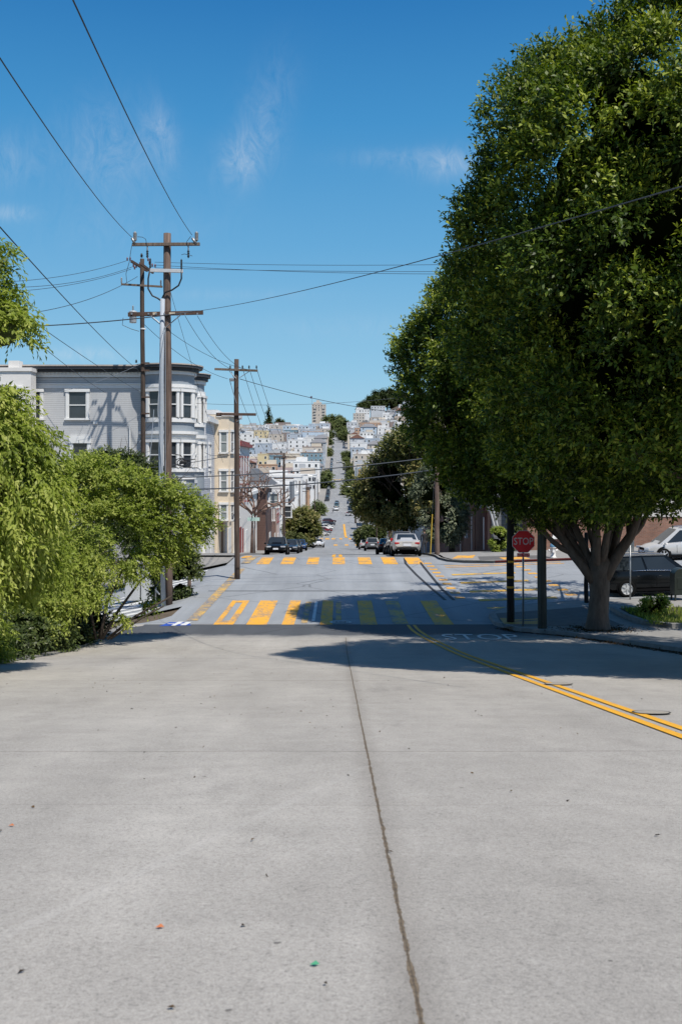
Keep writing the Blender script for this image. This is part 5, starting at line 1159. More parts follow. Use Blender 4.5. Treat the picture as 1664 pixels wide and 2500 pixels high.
# round corner bay
bcx, bcy, br = -11.35, 66.6, 1.72
def bay(cx_, cy_, r, a0, a1, zlist, top, cornice_top, angs, ww, rows, capz=None, seg=22):
    """zlist: (z0, z1, radius offset, material, name)"""
    for z0, z1, dr, mt, nm in zlist:
        wbuild(MB().prism(arc_poly(cx_, cy_, r+dr, a0, a1, seg), z0, z1), nm, mt, root)
    for a in angs:
        for (z0, z1, gl) in rows:
            u = (-math.sin(R(a)), math.cos(R(a))); p = (cx_ + (r+.0)*math.cos(R(a)), cy_ + (r+.0)*math.sin(R(a)))
            window(root, p, u, ww, z0, z1, M_TRIMW, gl if a != angs[-1] else M_WINL, cw=.17, prot=.13, cap=.18, sill=False)
d_ = 65.5
zs = lambda py: PZ(py, d_)
lay = lambda s: [(zs(1200), zs(1150), 0, M_GREYF, 'bay_skirt'), (zs(1170), zs(1164), .12, M_TRIMW, 'bay_moulding'), (zs(1152), zs(1143), .14, M_TRIMW, 'bay_moulding'),
    (zs(1143), zs(1078), -.05, M_TRIMW, 'bay_wall'), (zs(1078), zs(1068), .02, M_TRIMW, 'bay_moulding'), (zs(1068), zs(1060), .10, M_TRIMW, 'bay_moulding'), (zs(1060), zs(1053), .26, M_TRIMW, 'bay_moulding'),
    (zs(1053), zs(1031), .0, M_GREYF, 'bay_skirt'), (zs(1031), zs(1021), .13, M_TRIMW, 'bay_moulding'), (zs(1021), zs(955), -.05, M_TRIMW, 'bay_wall'), (zs(955), zs(947), .08, M_TRIMW, 'bay_moulding'), (zs(947), zs(939), .16, M_TRIMW, 'bay_moulding'),
    (zs(939), zs(915), .0, M_GREYF, 'bay_skirt'), (zs(915), zs(907), .14, M_TRIMW, 'bay_moulding'), (zs(907), zs(899), .30, M_CORN, 'cornice'), (zs(899), zs(893), .55, M_CORN, 'cornice'), (zs(893), zs(890), .60, M_RIMR, 'roof')]
bay(bcx, bcy, br, -175, 95, lay(0), 0, 0, (-150, -112, -76, -38, 0), .80, [(zs(1019), zs(957), M_WIN), (zs(1141), zs(1080), M_WIN)])
# street-side bay, lower cornice
d_ = 70.5
r2 = 1.35
lay2 = [(zs(1200), zs(1150), 0, M_GREYF, 'bay_skirt'), (zs(1152), zs(1144), .12, M_TRIMW, 'bay_moulding'), (zs(1144), zs(1082), -.05, M_TRIMW, 'bay_wall'), (zs(1082), zs(1070), .08, M_TRIMW, 'bay_moulding'), (zs(1070), zs(1062), .2, M_TRIMW, 'bay_moulding'), (zs(1062), zs(1042), 0, M_GREYF, 'bay_skirt'), (zs(1042), zs(1032), .12, M_TRIMW, 'bay_moulding'), (zs(1032), zs(968), -.05, M_TRIMW, 'bay_wall'), (zs(968), zs(955), .1, M_TRIMW, 'bay_moulding'), (zs(955), zs(937), 0, M_GREYF, 'bay_skirt'), (zs(937), zs(928), .12, M_TRIMW, 'bay_moulding'), (zs(928), zs(920), .28, M_CORN, 'cornice'), (zs(920), zs(913), .45, M_CORN, 'cornice'), (zs(913), zs(911), .5, M_RIMR, 'roof')]
bay(-11.0, 71.6, r2, -95, 95, lay2, 0, 0, (-58, 0), .75, [(zs(1030), zs(970), M_WIN), (zs(1142), zs(1084), M_WIN)])
# lower storey, white boarded, with arched entry
mb = MB(); mb.bb(-13.0, -10.15, 65.3, 79, -12, PZ(1172, 66)); wbuild(mb, 'lower_wall', M_WSID, root)
mb = MB(); mb.bb(-13.1, -9.95, 65.0, 73.4, PZ(1200, 66)-.02, PZ(1192, 66)); mb.bb(-13.05, -10.0, 65.1, 73.3, PZ(1182, 66), PZ(1174, 66)); wbuild(mb, 'belt_course', M_TRIMW, root)
mb = MB(); mb.prism(arc_poly(0,0,.6,0,180,9) + [(-.6,-2.6),(.6,-2.6)], 0, .03)
M = Matrix.Translation((-10.14, 66.8, PZ(1222, 66))) @ Matrix.Rotation(R(90), 4, 'Z') @ Matrix.Rotation(R(90), 4, 'X')
mb.v = [tuple(M @ Vector(p)) for p in mb.v]; wbuild(mb, 'arched_entry', plain('dark_entry', (.05,.045,.045), .8), root)
window(root, (-10.149, 69.3), (0,1), .9, PZ(1215,69), PZ(1170,69), M_TRIMW, M_WINL); window(root, (-10.149, 71.8), (0,1), .9, PZ(1215,71), PZ(1170,71), M_TRIMW, M_WIN)
window(root, (-11.0, 65.299), (1,0), .7, PZ(1212,65.3), PZ(1180,65.3), M_TRIMW, M_WINL, cap=.1)
window(root, (-12.1, 65.299), (1,0), .7, PZ(1212,65.3), PZ(1180,65.3), M_TRIMW, M_WIN, cap=.1)
mb = MB(); mb.bb(-10.14, -9.9, 74, 77.2, gz(-10.3,75)-.3, gz(-10.3,75)+2.3); wbuild(mb, 'garage_door', M_TRIMW, root)
# white neighbour with plain parapet behind the pale tree
root = thing('white_house', 'plain white flat topped house mostly hidden by the pale green tree', 'house', (-24, 60, gz(-24, 60)))
mb = MB(); mb.bb(-34, PX(76, 64.4), 64.4, 65.5, -14, PZ(906, 64.4)); wbuild(mb, 'wall', M_WSTU, root); mb = MB(); mb.bb(-34.2, PX(78,64.3), 64.3, 65.52, PZ(906,64.3), PZ(897,64.3)); wbuild(mb, 'parapet', M_WSTU, root); mb = MB(); mb.bb(PX(20,64.5), PX(46,64.5), 64.6, 65.4, PZ(897,64.5), PZ(880,64.5)); wbuild(mb, 'roof_box', M_WSTU, root)
window(root, (PX(30,64.4), 64.399), (1,0), 1.0, PZ(1010,64), PZ(950,64), M_TRIMW, M_WIN)
# helper for the row: front on the street line, near flank facing us
def row_house(label, y0, y1, xf, ztop, mat, wins_front, wins_side, trim=M_TRIMW, roofm=M_ROOF, cor=None, base_mat=None, parapet=.35, name='row_house', depth=14, doors=(), cat='house', glass=M_WIN, skirt=None):
    zb = min(gz(-10.4, y0), gz(-10.4, y1)); root = thing(name, label, cat, (xf-depth/2, (y0+y1)/2, zb))
    mb = MB(); mb.bb(xf-depth, xf, y0, y1, zb-2.5, ztop-.02); wbuild(mb, 'wall', mat, root)
    mb = MB(); mb.bb(xf-depth, xf+.02, y0-.02, y1+.02, ztop-.02, ztop+parapet); wbuild(mb, 'parapet', cor or mat, root)
    mb = MB(); mb.bb(xf-depth-.03, xf+.28, y0-.1, y1+.1, ztop-.02, ztop+.18) if False else mb.bb(xf-.1, xf+.35, y0-.1, y1+.1, ztop-.25, ztop+.1); wbuild(mb, 'cornice', cor or trim, root)
    mb = MB(); mb.bb(xf-depth+.2, xf-.2, y0+.2, y1-.2, ztop+parapet, ztop+parapet+.02); wbuild(mb, 'roof', roofm, root)
    for (yc, w, z0, z1, gl, tr) in wins_front: window(root, (xf+.001, yc), (0,1), w, z0, z1, tr or trim, gl or glass, cw=.08 if tr else .12, prot=.03 if tr else .09)
    for (xc, w, z0, z1, gl, tr) in wins_side: window(root, (xc, y0-.001), (1,0), w, z0, z1, tr or trim, gl or glass, cw=.12)
    for (yc, w, hgt, m) in doors:
        g_ = gz(-10.4, yc)+.12; mb = MB(); mb.bb(xf+.005, xf+.06, yc-w/2, yc+w/2, g_, g_+hgt); wbuild(mb, 'door', m, root)
    return root
# white boarded narrow house
d_ = 80
r_h = row_house('narrow white boarded house between the grey corner house and the cream one', 79.1, 84.9, -10.55, PZ(1025,82), M_WSID, [(81.5,.9,PZ(1135,81),PZ(1085,81),None,None),(81.5,.9,PZ(1200,81),PZ(1150,81),None,None)], [], doors=((83,1.6,2.3,M_TRIMW),))
# cream house with a shallow bay
zc_ = PZ(1012, 86)
def fl(d, *ps): return [PZ(p, d) for p in ps]
r_h = row_house('cream stucco house with flat roof behind the crossing edge pole', 85, 97.5, -10.3, zc_, M_CREAM, [], [], cor=M_TRIMW, doors=((88.2,1.3,5.0,plain('tan_recess', (.22,.13,.07), .8)),(94,2.4,2.4,M_TRIMW),(91,1.0,2.3,M_TRIMW)))
root = r_h
mb = MB(); bayp = [(-10.3, 85.3), (-9.3, 86.0), (-9.3, 90.0), (-10.3, 91.2)]
mb = MB(); mb.prism([(-10.3,85.02),(-9.35,85.03),(-9.0,86.2),(-9.0,90.5),(-10.3,91.6)], PZ(1272,87), zc_-.2); wbuild(mb, 'bay_wall', M_CREAM, root)
mb = MB(); mb.prism([(-10.4,84.9),(-9.2,84.9),(-8.75,86.1),(-8.75,90.7),(-10.3,91.9)], zc_-.2, zc_+.15); wbuild(mb, 'cornice', M_TRIMW, root)
for (a, b) in ((1104,1055),(1198,1150),(1278-10,1232)):
    window(root, (-9.78, 85.02), (1,0), .55, PZ(a,85), PZ(b,85), M_TRIMW, M_WINL, cw=.1)
    window(root, (-9.17+.005, 85.62), (.35,1.17), .5, PZ(a,86), PZ(b,86), M_TRIMW, M_WIN, cw=.09)
    for yy in (87.4, 89.4): window(root, (-8.995, yy), (0,1), .8, PZ(a,87), PZ(b,87), M_TRIMW, M_WIN, cw=.1)
    window(root, (-10.295, 94.8), (0,1), 1.0, PZ(a,94), PZ(b+2,94), M_TRIMW, M_WIN, cw=.1)
# white house with red cornice and red framed windows
zr_ = PZ(1085, 104)
r_h = row_house('white stucco house with red cornice and red framed windows', 97.7, 111, -9.9, zr_, M_WSTU, [(y, .85, PZ(b, y), PZ(a, y), None, M_RED) for y in (100.2, 102.6, 105.5, 108.5) for a, b in ((1118,1158),(1185,1222))] , [], cor=M_RED, doors=((100.5,1.5,2.6,M_RED),(103,1.0,2.5,M_RED),(107,2.4,2.4,M_TRIMW)))
r_h = row_house('low white boarded house behind the leafless pruned tree', 111.2, 121, -9.9, PZ(1200,115), M_WSTU, [(113.5,.9,PZ(1258,113),PZ(1222,113),None,None),(117,.9,PZ(1258,117),PZ(1222,117),None,None)], [], doors=((115,2.4,2.4,plain('tan_garage_door', (.36,.27,.2), .7)),))
# brown house with dark hipped roof
r_h = row_house('dark brown boarded house with overhanging grey hipped roof', 122, 133, -8.9, PZ(1180,124), M_BROWN, [(125,1.0,PZ(1240,124),PZ(1210,124),None,None)], [(PX(669,122),1.1,PZ(1238,122),PZ(1206,122),M_WINL,None)], depth=7, doors=((129,2.4,2.3,M_TRIMW),))
root = r_h; zq = PZ(1184,122); mb = MB(); mb.add([(-17.5,121.4,zq),(-8.1,121.4,zq),(-8.1,134,zq),(-17.5,134,zq),(-15.4,124.5,zq+2.0),(-10.6,124.5,zq+2.0),(-10.6,131,zq+2.0),(-15.4,131,zq+2.0)], [(0,1,5,4),(1,2,6,5),(2,3,7,6),(3,0,4,7),(4,5,6,7),(3,2,1,0)]); wbuild(mb, 'hipped_roof', plain('slate_roof', (.10,.105,.115), .8, 0, .2, 4), root); mb = MB(); mb.bb(-17.6,-8.0,121.3,121.42,zq-.35,zq+.04); wbuild(mb, 'fascia', M_TRIMW, root)
r_h = row_house('red brick fronted house with white parapet and metal flue', 136, 150, -9.4, PZ(1222,140), M_BRICK, [(140,1.0,PZ(1270,140),PZ(1240,140),None,None),(145,1.0,PZ(1270,145),PZ(1240,145),None,None)], [(PX(700,136),1.2,PZ(1262,136),PZ(1236,136),None,None)], depth=9, cor=M_TRIMW, doors=((147,2.4,2.3,M_TRIMW),))
root = r_h; mb = MB(); mb.bb(-16,-10.5,142,149,PZ(1222,140),PZ(1190,143)); wbuild(mb, 'upper_wall', M_BRICK, root); mb = MB(); mb.bb(-16.1,-10.4,141.9,149.1,PZ(1190,143),PZ(1184,143)); wbuild(mb, 'upper_parapet', M_TRIMW, root); mb = MB(); mb.tube([(PX(712,140),141,PZ(1225,140)),(PX(712,140),141,PZ(1176,140))], .35, 12); wbuild(mb, 'flue', M_GALV, root)
for k, (y0, y1, pt, mt, nm, co_) in enumerate(((150.5,158,1215,M_PINK,'pinkish house with bay and gable just past the brick fronted house',M_TRIMW),(158.5,166,1228,M_WSID,'pale boarded house next past the pinkish one',M_TRIMW),(166.5,175,1200,M_WSTU,'white house beside the thin light based pole',None),(175.5,186,1190,M_WSTU,'taller white house closing the block by the second crossing',None))):
    wl = [(y0+ (y1-y0)*f, .8, PZ(pt+28+34*i, y0), PZ(pt+10+34*i, y0), None, M_RED if k == 0 else None) for f in (.25,.5,.75) for i in (0,1)]
    row_house(nm, y0, y1, -9.4, PZ(pt, y0), mt, wl, [(-10.8, .9, PZ(pt+28,y0), PZ(pt+10,y0), None, None)], depth=11, cor=co_, doors=(((y0+y1)/2, 2.2, 2.3, M_TRIMW),))
# ================================================================ brick building opposite
root = thing('brick_building', 'red brick corner building with white stucco upper storey and arched doorways', 'building', (14, 80, gz(14, 80)))
xb = 10.25; yb0 = 65.2; zb1 = -3.0
mb = MB(); mb.bb(xb, 24, 67.6, 101, -11, zb1); wbuild(mb, 'brick_wall', M_BRICK, root)
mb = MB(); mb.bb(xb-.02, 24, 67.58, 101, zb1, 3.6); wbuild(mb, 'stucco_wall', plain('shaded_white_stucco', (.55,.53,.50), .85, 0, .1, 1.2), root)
mb = MB(); mb.bb(12.35, 40, yb0, 67.59, -8, PZ(1262, 65)); wbuild(mb, 'brick_wall', M_BRICK, root)
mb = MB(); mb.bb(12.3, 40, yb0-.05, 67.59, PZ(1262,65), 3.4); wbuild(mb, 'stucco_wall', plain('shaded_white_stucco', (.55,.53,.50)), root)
mb = MB(); mb.bb(12.35, 40, yb0-.06, yb0, PZ(1345,65)-.6, PZ(1326,65)); wbuild(mb, 'plinth', M_BRICK, root)
def arch_door(yc, w, hgt, zbase):
    mb = MB(); poly = arc_poly(0, hgt-w/2*.5, w/2, 0, 180, 9); poly = [(a, hgt-w*.25+(b-(hgt-w/2*.5))*.5) for a, b in poly] + [(-w/2, 0), (w/2, 0)]
    mb.prism(poly, -.05, .05); M = Matrix.Translation((xb, yc, zbase)) @ Matrix.Rotation(R(90), 4, 'Z') @ Matrix.Rotation(R(90), 4, 'X')
    mb.v = [tuple(M @ Vector(p)) for p in mb.v]; d = wbuild(mb, 'arched_door', M_DOORR, root)
    mb = MB(); mb.bb(xb-.09, xb-.05, yc+w*.12, yc+w*.30, zbase+.1, zbase+hgt*.72); mb.build('door_panel', M_SIGNW, d)
    mb = MB(); pts = [(xb-.06, yc + (w/2+.12)*math.cos(a), zbase+hgt-w*.25+ (w/2+.12)*.5*math.sin(a)) for a in lin(0, math.pi, 9)]; mb.tube(pts, .09, 5); mb.build('brick_arch', M_BRICK, d)
arch_door(75.8, 1.9, 4.0, gz(10,75.8)+.13); arch_door(69.6, 1.7, 3.3, gz(10,69.6)+.13); arch_door(83, 1.5, 3.0, gz(10,83)+.13)
window(root, (xb-.001, 79.3), (0,-1), .5, gz(10,79)+1.4, gz(10,79)+3.0, M_SIGNW, M_WIN, cw=.1)
window(root, (PX(1371,65), yb0-.001), (1,0), PX(1388,65)-PX(1355,65), PZ(1311,65), PZ(1289,65), M_SIGNW, M_WIN, cap=.1, mull=1, rail=False)
mb = MB(); mb.bb(xb+.1, 12.34, 67.0, 67.57, -8, 1.5); wbuild(mb, 'siding_wall', M_GREYSID, root)
mb = MB()
a = Vector((PX(1192,66.6), 66.6, PZ(1231,66.6))); b_ = Vector((PX(1210,66.6), 66.6, PZ(1302,66.6)))
for o_ in (0, .22): mb.tube([a+Vector((o_,0,0)), b_+Vector((o_,0,0))], .07, 6)
wbuild(mb, 'stair_stringer', M_ARM_W, root)
mb = MB()
for k in range(7): x_ = xb+.5+.27*k; mb.tube([(x_, 65.4, PZ(1345,65)+.02), (x_, 65.4, PZ(1306,65))], .022, 5)
mb.tube([(xb+.4, 65.4, PZ(1306,65)), (12.3, 65.4, PZ(1306,65))], .03, 6); wbuild(mb, 'railing', M_SIGNW, root)
# grey house behind the arching tree
r = thing('pale_house', 'pale blue house with white stair rails behind the arching tree', 'house', (13, 108, gz(13, 108)))
root = r; mb = MB(); mb.bb(8.9, 20, 101.5, 118, -14, -1.5); wbuild(mb, 'wall', siding('pale_blue_clapboard', (.36,.41,.46), .2), root)
for yy in (104, 107.5, 111): window(root, (8.899, yy), (0,-1), 1.0, gz(9,yy)+3.2, gz(9,yy)+5.2, M_TRIMW, M_WIN)
mb = MB(); mb.bb(8.6, 20, 101.3, 118.2, -1.5, -1.0); wbuild(mb, 'cornice', M_TRIMW, root)
for k, (y0, y1, zt_, c, lb) in enumerate(((118.5,132,-4.0,(.5,.47,.43),'beige house behind the reddish short pole'),(132.5,150,-5.5,(.42,.44,.47),'blue grey house behind the rounded shrubs'),(150.5,170,-7,(.6,.58,.55),'white house beyond the rounded shrubs'),(170.5,188,-8,(.5,.42,.36),'tan house at the second crossing'))):
    root = thing('row_house', lb, 'house', (14, (y0+y1)/2, gz(9, y1))); mb = MB(); mb.bb(9.2, 20, y0, y1, gz(9,y1)-3, zt_); wbuild(mb, 'wall', plain('row_stucco_%d' % k, c, .8), root)
    mb = MB(); mb.bb(9.0, 20, y0-.1, y1+.1, zt_, zt_+.4); wbuild(mb, 'cornice', M_TRIMW, root)
    for f in (.25,.5,.75): window(root, (9.199, y0+(y1-y0)*f), (0,-1), 1.0, gz(9,y0)+3.0, gz(9,y0)+4.8, M_TRIMW, M_WIN)
# ================================================================ the far hillside
HCOL = dict(white=(.76,.75,.73), cream=(.62,.53,.41), grey=(.38,.39,.40), blue_grey=(.40,.45,.51), pale_blue=(.45,.54,.63), beige=(.52,.45,.37), tan=(.47,.36,.26), teal=(.16,.27,.33), yellow=(.62,.50,.27), pink=(.58,.45,.42), light_grey=(.52,.53,.54), orange=(.50,.30,.17), brown=(.25,.17,.13))
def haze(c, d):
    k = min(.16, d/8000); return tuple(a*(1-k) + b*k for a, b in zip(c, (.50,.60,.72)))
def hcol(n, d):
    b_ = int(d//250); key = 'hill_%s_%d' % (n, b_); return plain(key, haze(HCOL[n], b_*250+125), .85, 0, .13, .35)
_wm = {}
def win_mesh(light):
    if light in _wm: return _wm[light]
    mb = MB(); mb.bb(-.5,.5,-.06,0,0,1,1); mb.bb(-.40,.40,-.075,-.055,.08,.92,0)
    o = mb.build('window', [M_WIN, M_TRIMW], None); _wm[light] = o.data; bpy.data.objects.remove(o); return _wm[light]
rngh = random.Random(12)
BOXES = []
def hill_house(label, x0, x1, y0, y1, zt, cname, d, storeys=3, wins=True, facing=True, roof='flat', name='hill_house', cat='house', extra=True, street=0, nwin=None, trimc=None, winh=1.75, winw=1.2):
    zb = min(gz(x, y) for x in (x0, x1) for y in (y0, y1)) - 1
    mt = hcol(cname, d); cx_, cy_ = (x0+x1)/2, (y0+y1)/2
    root = thing(name, label, cat, (cx_, cy_, zb))
    BOXES.append((x0, x1, y0, y1))
    hx, hy, h = (x1-x0)/2, (y1-y0)/2, zt-zb
    MB().bb(-hx, hx, -hy, hy, 0, h).build('wall', mt, root)
    if roof == 'flat':
        mb = MB(); w = .3
        mb.bb(-hx-.1, hx+.1, -hy-.12, -hy+w, h, h+.55); mb.bb(-hx-.1, hx+.1, hy-w, hy+.1, h, h+.55); mb.bb(-hx-.1, -hx+w, -hy+w, hy-w, h, h+.55); mb.bb(hx-w, hx+.1, -hy+w, hy-w, h, h+.55)
        mb.build('parapet', hcol(trimc, d) if trimc else mt, root)
        MB().bb(-hx+w, hx-w, -hy+w, hy-w, h, h+.06).build('roof', plain('pale_hill_roof', (.50,.49,.48), .9, 0, .2, .5) if rngh.random() < .75 else plain('dark_hill_roof', (.20,.19,.19), .9, 0, .2, .5), root)
        if extra and rngh.random() < .55:
            bx = rngh.uniform(-hx*.5, hx*.5); by = rngh.uniform(-hy*.3, hy*.6); w2 = rngh.uniform(1.2, min(3, hx*.7))
            MB().bb(bx-w2, bx+w2, by-1.5, by+1.5, h+.06, h+rngh.uniform(1.6, 2.8)).build('roof_shed', hcol(rngh.choice(['white','grey','light_grey']), d), root)
        if extra and rngh.random() < .35:
            q0 = rngh.choice([-1, 1]); MB().bb(-hx*.9 if q0 < 0 else -hx*.1, hx*.1 if q0 < 0 else hx*.9, -hy*.25, hy*.9, h+.06, h+2.8).build('upper_floor', hcol(rngh.choice(['white','grey','light_grey','beige','cream']), d), root)
        if extra and rngh.random() < .5: MB().bb(-hx*.6, -hx*.6+.7, -hy*.4, -hy*.4+.7, h+.06, h+1.5).build('chimney', plain('hill_chimney', (.3,.2,.16), .9), root)
    else:
        mb = MB(); o = .5; rz_ = min(hx, hy)*.55
        if roof == 'gable': mb.add([(-hx-o,-hy-o,h),(hx+o,-hy-o,h),(hx+o,hy+o,h),(-hx-o,hy+o,h),(0,-hy-o,h+rz_),(0,hy+o,h+rz_)], [(0,1,4),(1,2,5,4),(2,3,5),(3,0,4,5),(3,2,1,0)])
        else: mb.add([(-hx-o,-hy-o,h),(hx+o,-hy-o,h),(hx+o,hy+o,h),(-hx-o,hy+o,h),(-hx*.4,0,h+rz_),(hx*.4,0,h+rz_)], [(0,1,5,4),(1,2,5),(2,3,4,5),(3,0,4),(3,2,1,0)])
        mb.build('roof', plain('hill_tile_roof', (.22,.11,.08), .9, 0, .2, .6) if rngh.random() < .35 else plain('hill_grey_roof', (.2,.2,.21), .9, 0, .2, .6), root)
    if wins:
        wmesh = win_mesh(1); fl_h = 3.1; n = nwin or max(2, int((x1-x0)/3.0)); vis = min(storeys, 3)
        off = rngh.uniform(-.25, .25)
        for s in range(vis):
            z = h - 2.5 - s*fl_h
            if z < 1: break
            for k in range(n):
                if rngh.random() < .14: continue
                wx = -hx + (x1-x0)*(k+.5)/n + off*.6
                o = bpy.data.objects.new('window', wmesh); COL.objects.link(o); o.parent = root; o.location = (wx, -hy-.001, z); o.scale = (winw*rngh.choice([1,1,1.5]), 1, winh)
            if street:
                for k in range(max(2, int((y1-y0)/4.5))):
                    wy = -hy + (y1-y0)*(k+.5)/max(2, int((y1-y0)/4.5))
                    o = bpy.data.objects.new('window', wmesh); COL.objects.link(o); o.parent = root; o.location = (street*(hx+.001), wy, z); o.rotation_euler = (0, 0, R(90)*street); o.scale = (1.1, 1, 1.6)
    return root
def hb(label, px0, px1, pt, d, cname, depth=14, st=3, **kw):
    return hill_house(label, PX(px0, d), PX(px1, d), d, d+depth, PZ(pt, d), cname, d, st, **kw)
# named landmarks first
tw = hill_house('pale tower block with stepped top rising alone on the ridge', PX(761,1450), PX(795,1450), 1450, 1470, PZ(988,1450), 'beige', 900, 7, name='tower_block', cat='tower', extra=False, nwin=5, winh=2.0, winw=1.6)
mb = MB(); d=1450; z0 = PZ(988,d)-tw.location.z; mb.bb(-8,4,-6,6,z0,z0+4); mb.bb(-4,1,-4,4,z0+4,z0+7); mb.build('stepped_top', hcol('beige', 900), tw)
for k in range(3): o = bpy.data.objects.new('window', win_mesh(1)); COL.objects.link(o); o.parent = tw; o.location = (-8+8*k, -10.02, z0-13-3*k); o.scale = (1.6,1,2)
for s in (-6, 7):
    for j in range(5): MB().bb(s-2, s+2, -11.2, -10, z0-6-j*4.2, z0-5.2-j*4.2).build('balcony', hcol('grey', 900), tw)
fp = thing('flag', 'small dark flag on a thin pole over the ridge tower', 'flag', (PX(761.5,1452), 1452, PZ(992,1452))); MB().tube([(0,0,-3),(0,0,PZ(966,1452)-PZ(992,1452))], .22, 6).build('pole', M_GALV, fp)
zf = PZ(967,1452)-PZ(992,1452); mb = MB(); mb.add([(0,0,zf),(-1.2,.3,zf-.4),(-2.6,0,zf-.2),(-2.6,0,zf-3.4),(-1.2,.3,zf-3.6),(0,0,zf-3.2)], [(0,1,4,5),(1,2,3,4)]); mb.build('cloth', plain('dark_flag', (.10,.06,.10), .8), fp)
L_ = [
 ('orange tan apartment building with long rows of windows high on the hill',866,928,1046,960,'orange',16,3,{}),
 ('set back upper wing of the orange tan apartment building',878,930,1033,985,'orange',10,2,{}),
 ('bright white apartment building with paired windows below the orange one',878,912,1056,900,'white',14,4,{}),
 ('long blue grey building with few windows above the cream corner house',856,888,1094,700,'blue_grey',10,3,{'nwin':3}),
 ('second blue grey building beside it with small square windows',887,930,1098,705,'blue_grey',10,3,{'nwin':6}),
 ('cream corner house with bay at the foot of the far hill',855,882,1122,655,'cream',14,4,{'nwin':2}),
 ('long white apartment house with dark roofline at the foot of the hill',884,945,1120,660,'white',14,4,{'nwin':7}),
 ('teal blue house with dark cornice facing down the hill',734,787,1106,640,'teal',14,2,{'trimc':'brown','nwin':5}),
 ('cream house with dark brown cornice just above the teal one',738,786,1092,690,'beige',12,2,{'trimc':'brown'}),
 ('pale blue house with many windows and a terracotta roof edge',738,790,1055,930,'pale_blue',14,3,{'trimc':'orange'}),
 ('wide pale blue building high on the tower side',728,770,1040,1010,'pale_blue',16,3,{}),
 ('pale blue narrow house beside the wide pale blue building',690,724,1040,1000,'pale_blue',14,3,{}),
 ('yellow narrow house low on the hillside',629,654,1110,560,'yellow',10,3,{'nwin':2}),
 ('white flat building with broad blank wall above the valley crossroads',720,772,1145,470,'white',16,2,{'nwin':4}),
 ('large white stucco block beside the far crossroads',698,771,1160,400,'white',20,2,{'nwin':7}),
 ('grey roofed white hall in the valley behind the flue',672,728,1180,330,'white',16,2,{'nwin':4}),
 ('peach coloured low building beside the grey roofed hall',655,706,1200,290,'pink',14,2,{'nwin':3}),
 ('white house with open terrace near the top of the stop sign side',868,902,1000,1180,'white',14,2,{}),
 ('beige house below the white terrace house',862,890,1010,1130,'beige',14,3,{}),
 ('grey house at the street edge under the beige terrace house',846,872,1032,1060,'light_grey',16,4,{}),
 ('cream house with dark windows by the upper street trees',848,878,1062,880,'cream',14,3,{}),
 ('white house with dark framed windows at the edge of the ficus',924,955,1072,820,'white',14,3,{}),
 ('glass fronted house below the tree covered summit',905,940,992,1250,'light_grey',16,2,{}),
 ('dark slate house between the white apartment and the ficus',912,934,1062,870,'grey',14,3,{}),
]
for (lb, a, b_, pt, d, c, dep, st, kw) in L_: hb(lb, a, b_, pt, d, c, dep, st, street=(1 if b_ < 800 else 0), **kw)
# red and white fronted shop strip
t = thing('shop_strip', 'low shop strip with red and white fascia at the foot of the hill', 'shop', (PX(888,600), 600, gz(PX(888,600),600))); zt_ = PZ(1166,600)-t.location.z
MB().bb(-10,10,0,8,-2,zt_).build('wall', hcol('white',600), t); MB().bb(-10.1,10.1,-.6,-.05,zt_-.2,zt_+1.3).build('fascia', hcol('white',600), t); MB().bb(-10.2,10.2,-.7,-.62,zt_+.45,zt_+.95).build('red_stripe', M_RED, t)
# filler rows of houses up both sides
def clash(x0, x1, y0, y1):
    return any(x0 < b[1]-.6 and x1 > b[0]+.6 and y0 < b[3]+1 and y1 > b[2]-1 for b in BOXES)
CN = ['white']*7 + ['cream']*3 + ['light_grey']*3 + ['grey']*2 + ['blue_grey']*2 + ['pale_blue']*2 + ['beige']*3 + ['tan','pink','yellow','teal','brown','brown','grey','orange']
TXT = dict(white='white', cream='cream', grey='grey', blue_grey='blue grey', pale_blue='pale blue', beige='beige', tan='tan', teal='teal', yellow='yellow', pink='pinkish', light_grey='light grey', orange='orange', brown='brown')
rows_ = []
y = 224.0
while y < 1560:
    rows_.append(y); y += 20 + y*.012
def blocked(y0, y1): return any(y0 < b and y1 > a for a, b in ((190,221),(350,387),(596,616),(866,886)))
cnt = 0
for ri, y in enumerate(rows_):
    dep = 13 + y*.003
    if blocked(y, y+dep): continue
    for side in (-1, 1):
        edge = 9.3; lim = .118*y if side < 0 else .062*y + 4; k = 0
        x = edge
        while x < lim:
            w = rngh.uniform(7, 10.5) * (1 + y/1500) if k else rngh.uniform(8, 11)*(1+y/2600)
            x0, x1 = (x, x+w) if side > 0 else (-x-w, -x)
            h = rngh.choice([rngh.uniform(6, 9), rngh.uniform(8.5, 12), rngh.uniform(11, 15)]) + (1 if k == 0 else 0); yo = rngh.uniform(-5, 5) if k else 0; dp = dep*rngh.uniform(.7, 1.05)
            zb = max(gz(x0, y), gz(x1, y)); c = rngh.choice(CN)
            if not clash(x0, x1, y+yo, y+yo+dp) and cnt < 262:
                rf = 'flat' if rngh.random() < .92 else rngh.choice(['gable', 'hip'])
                lb = '%s %s house, %s from street, %s row, %s side of far hill' % (TXT[c].replace(' ', '-'), {'flat':'flat-roofed','gable':'gabled','hip':'hip-roofed'}[rf], ORD[k], ORD[ri], 'tower' if side < 0 else 'orange-building')
                hill_house(lb, x0, x1, y+yo, y+yo+dp, zb+h, c, y, 3, roof=rf, street=(-side if k == 0 else 0), nwin=(None if y < 700 else max(2, int(w/4.2)))); cnt += 1
            x += w + (.4 if rngh.random() < .7 else rngh.uniform(1.5, 5)); k += 1
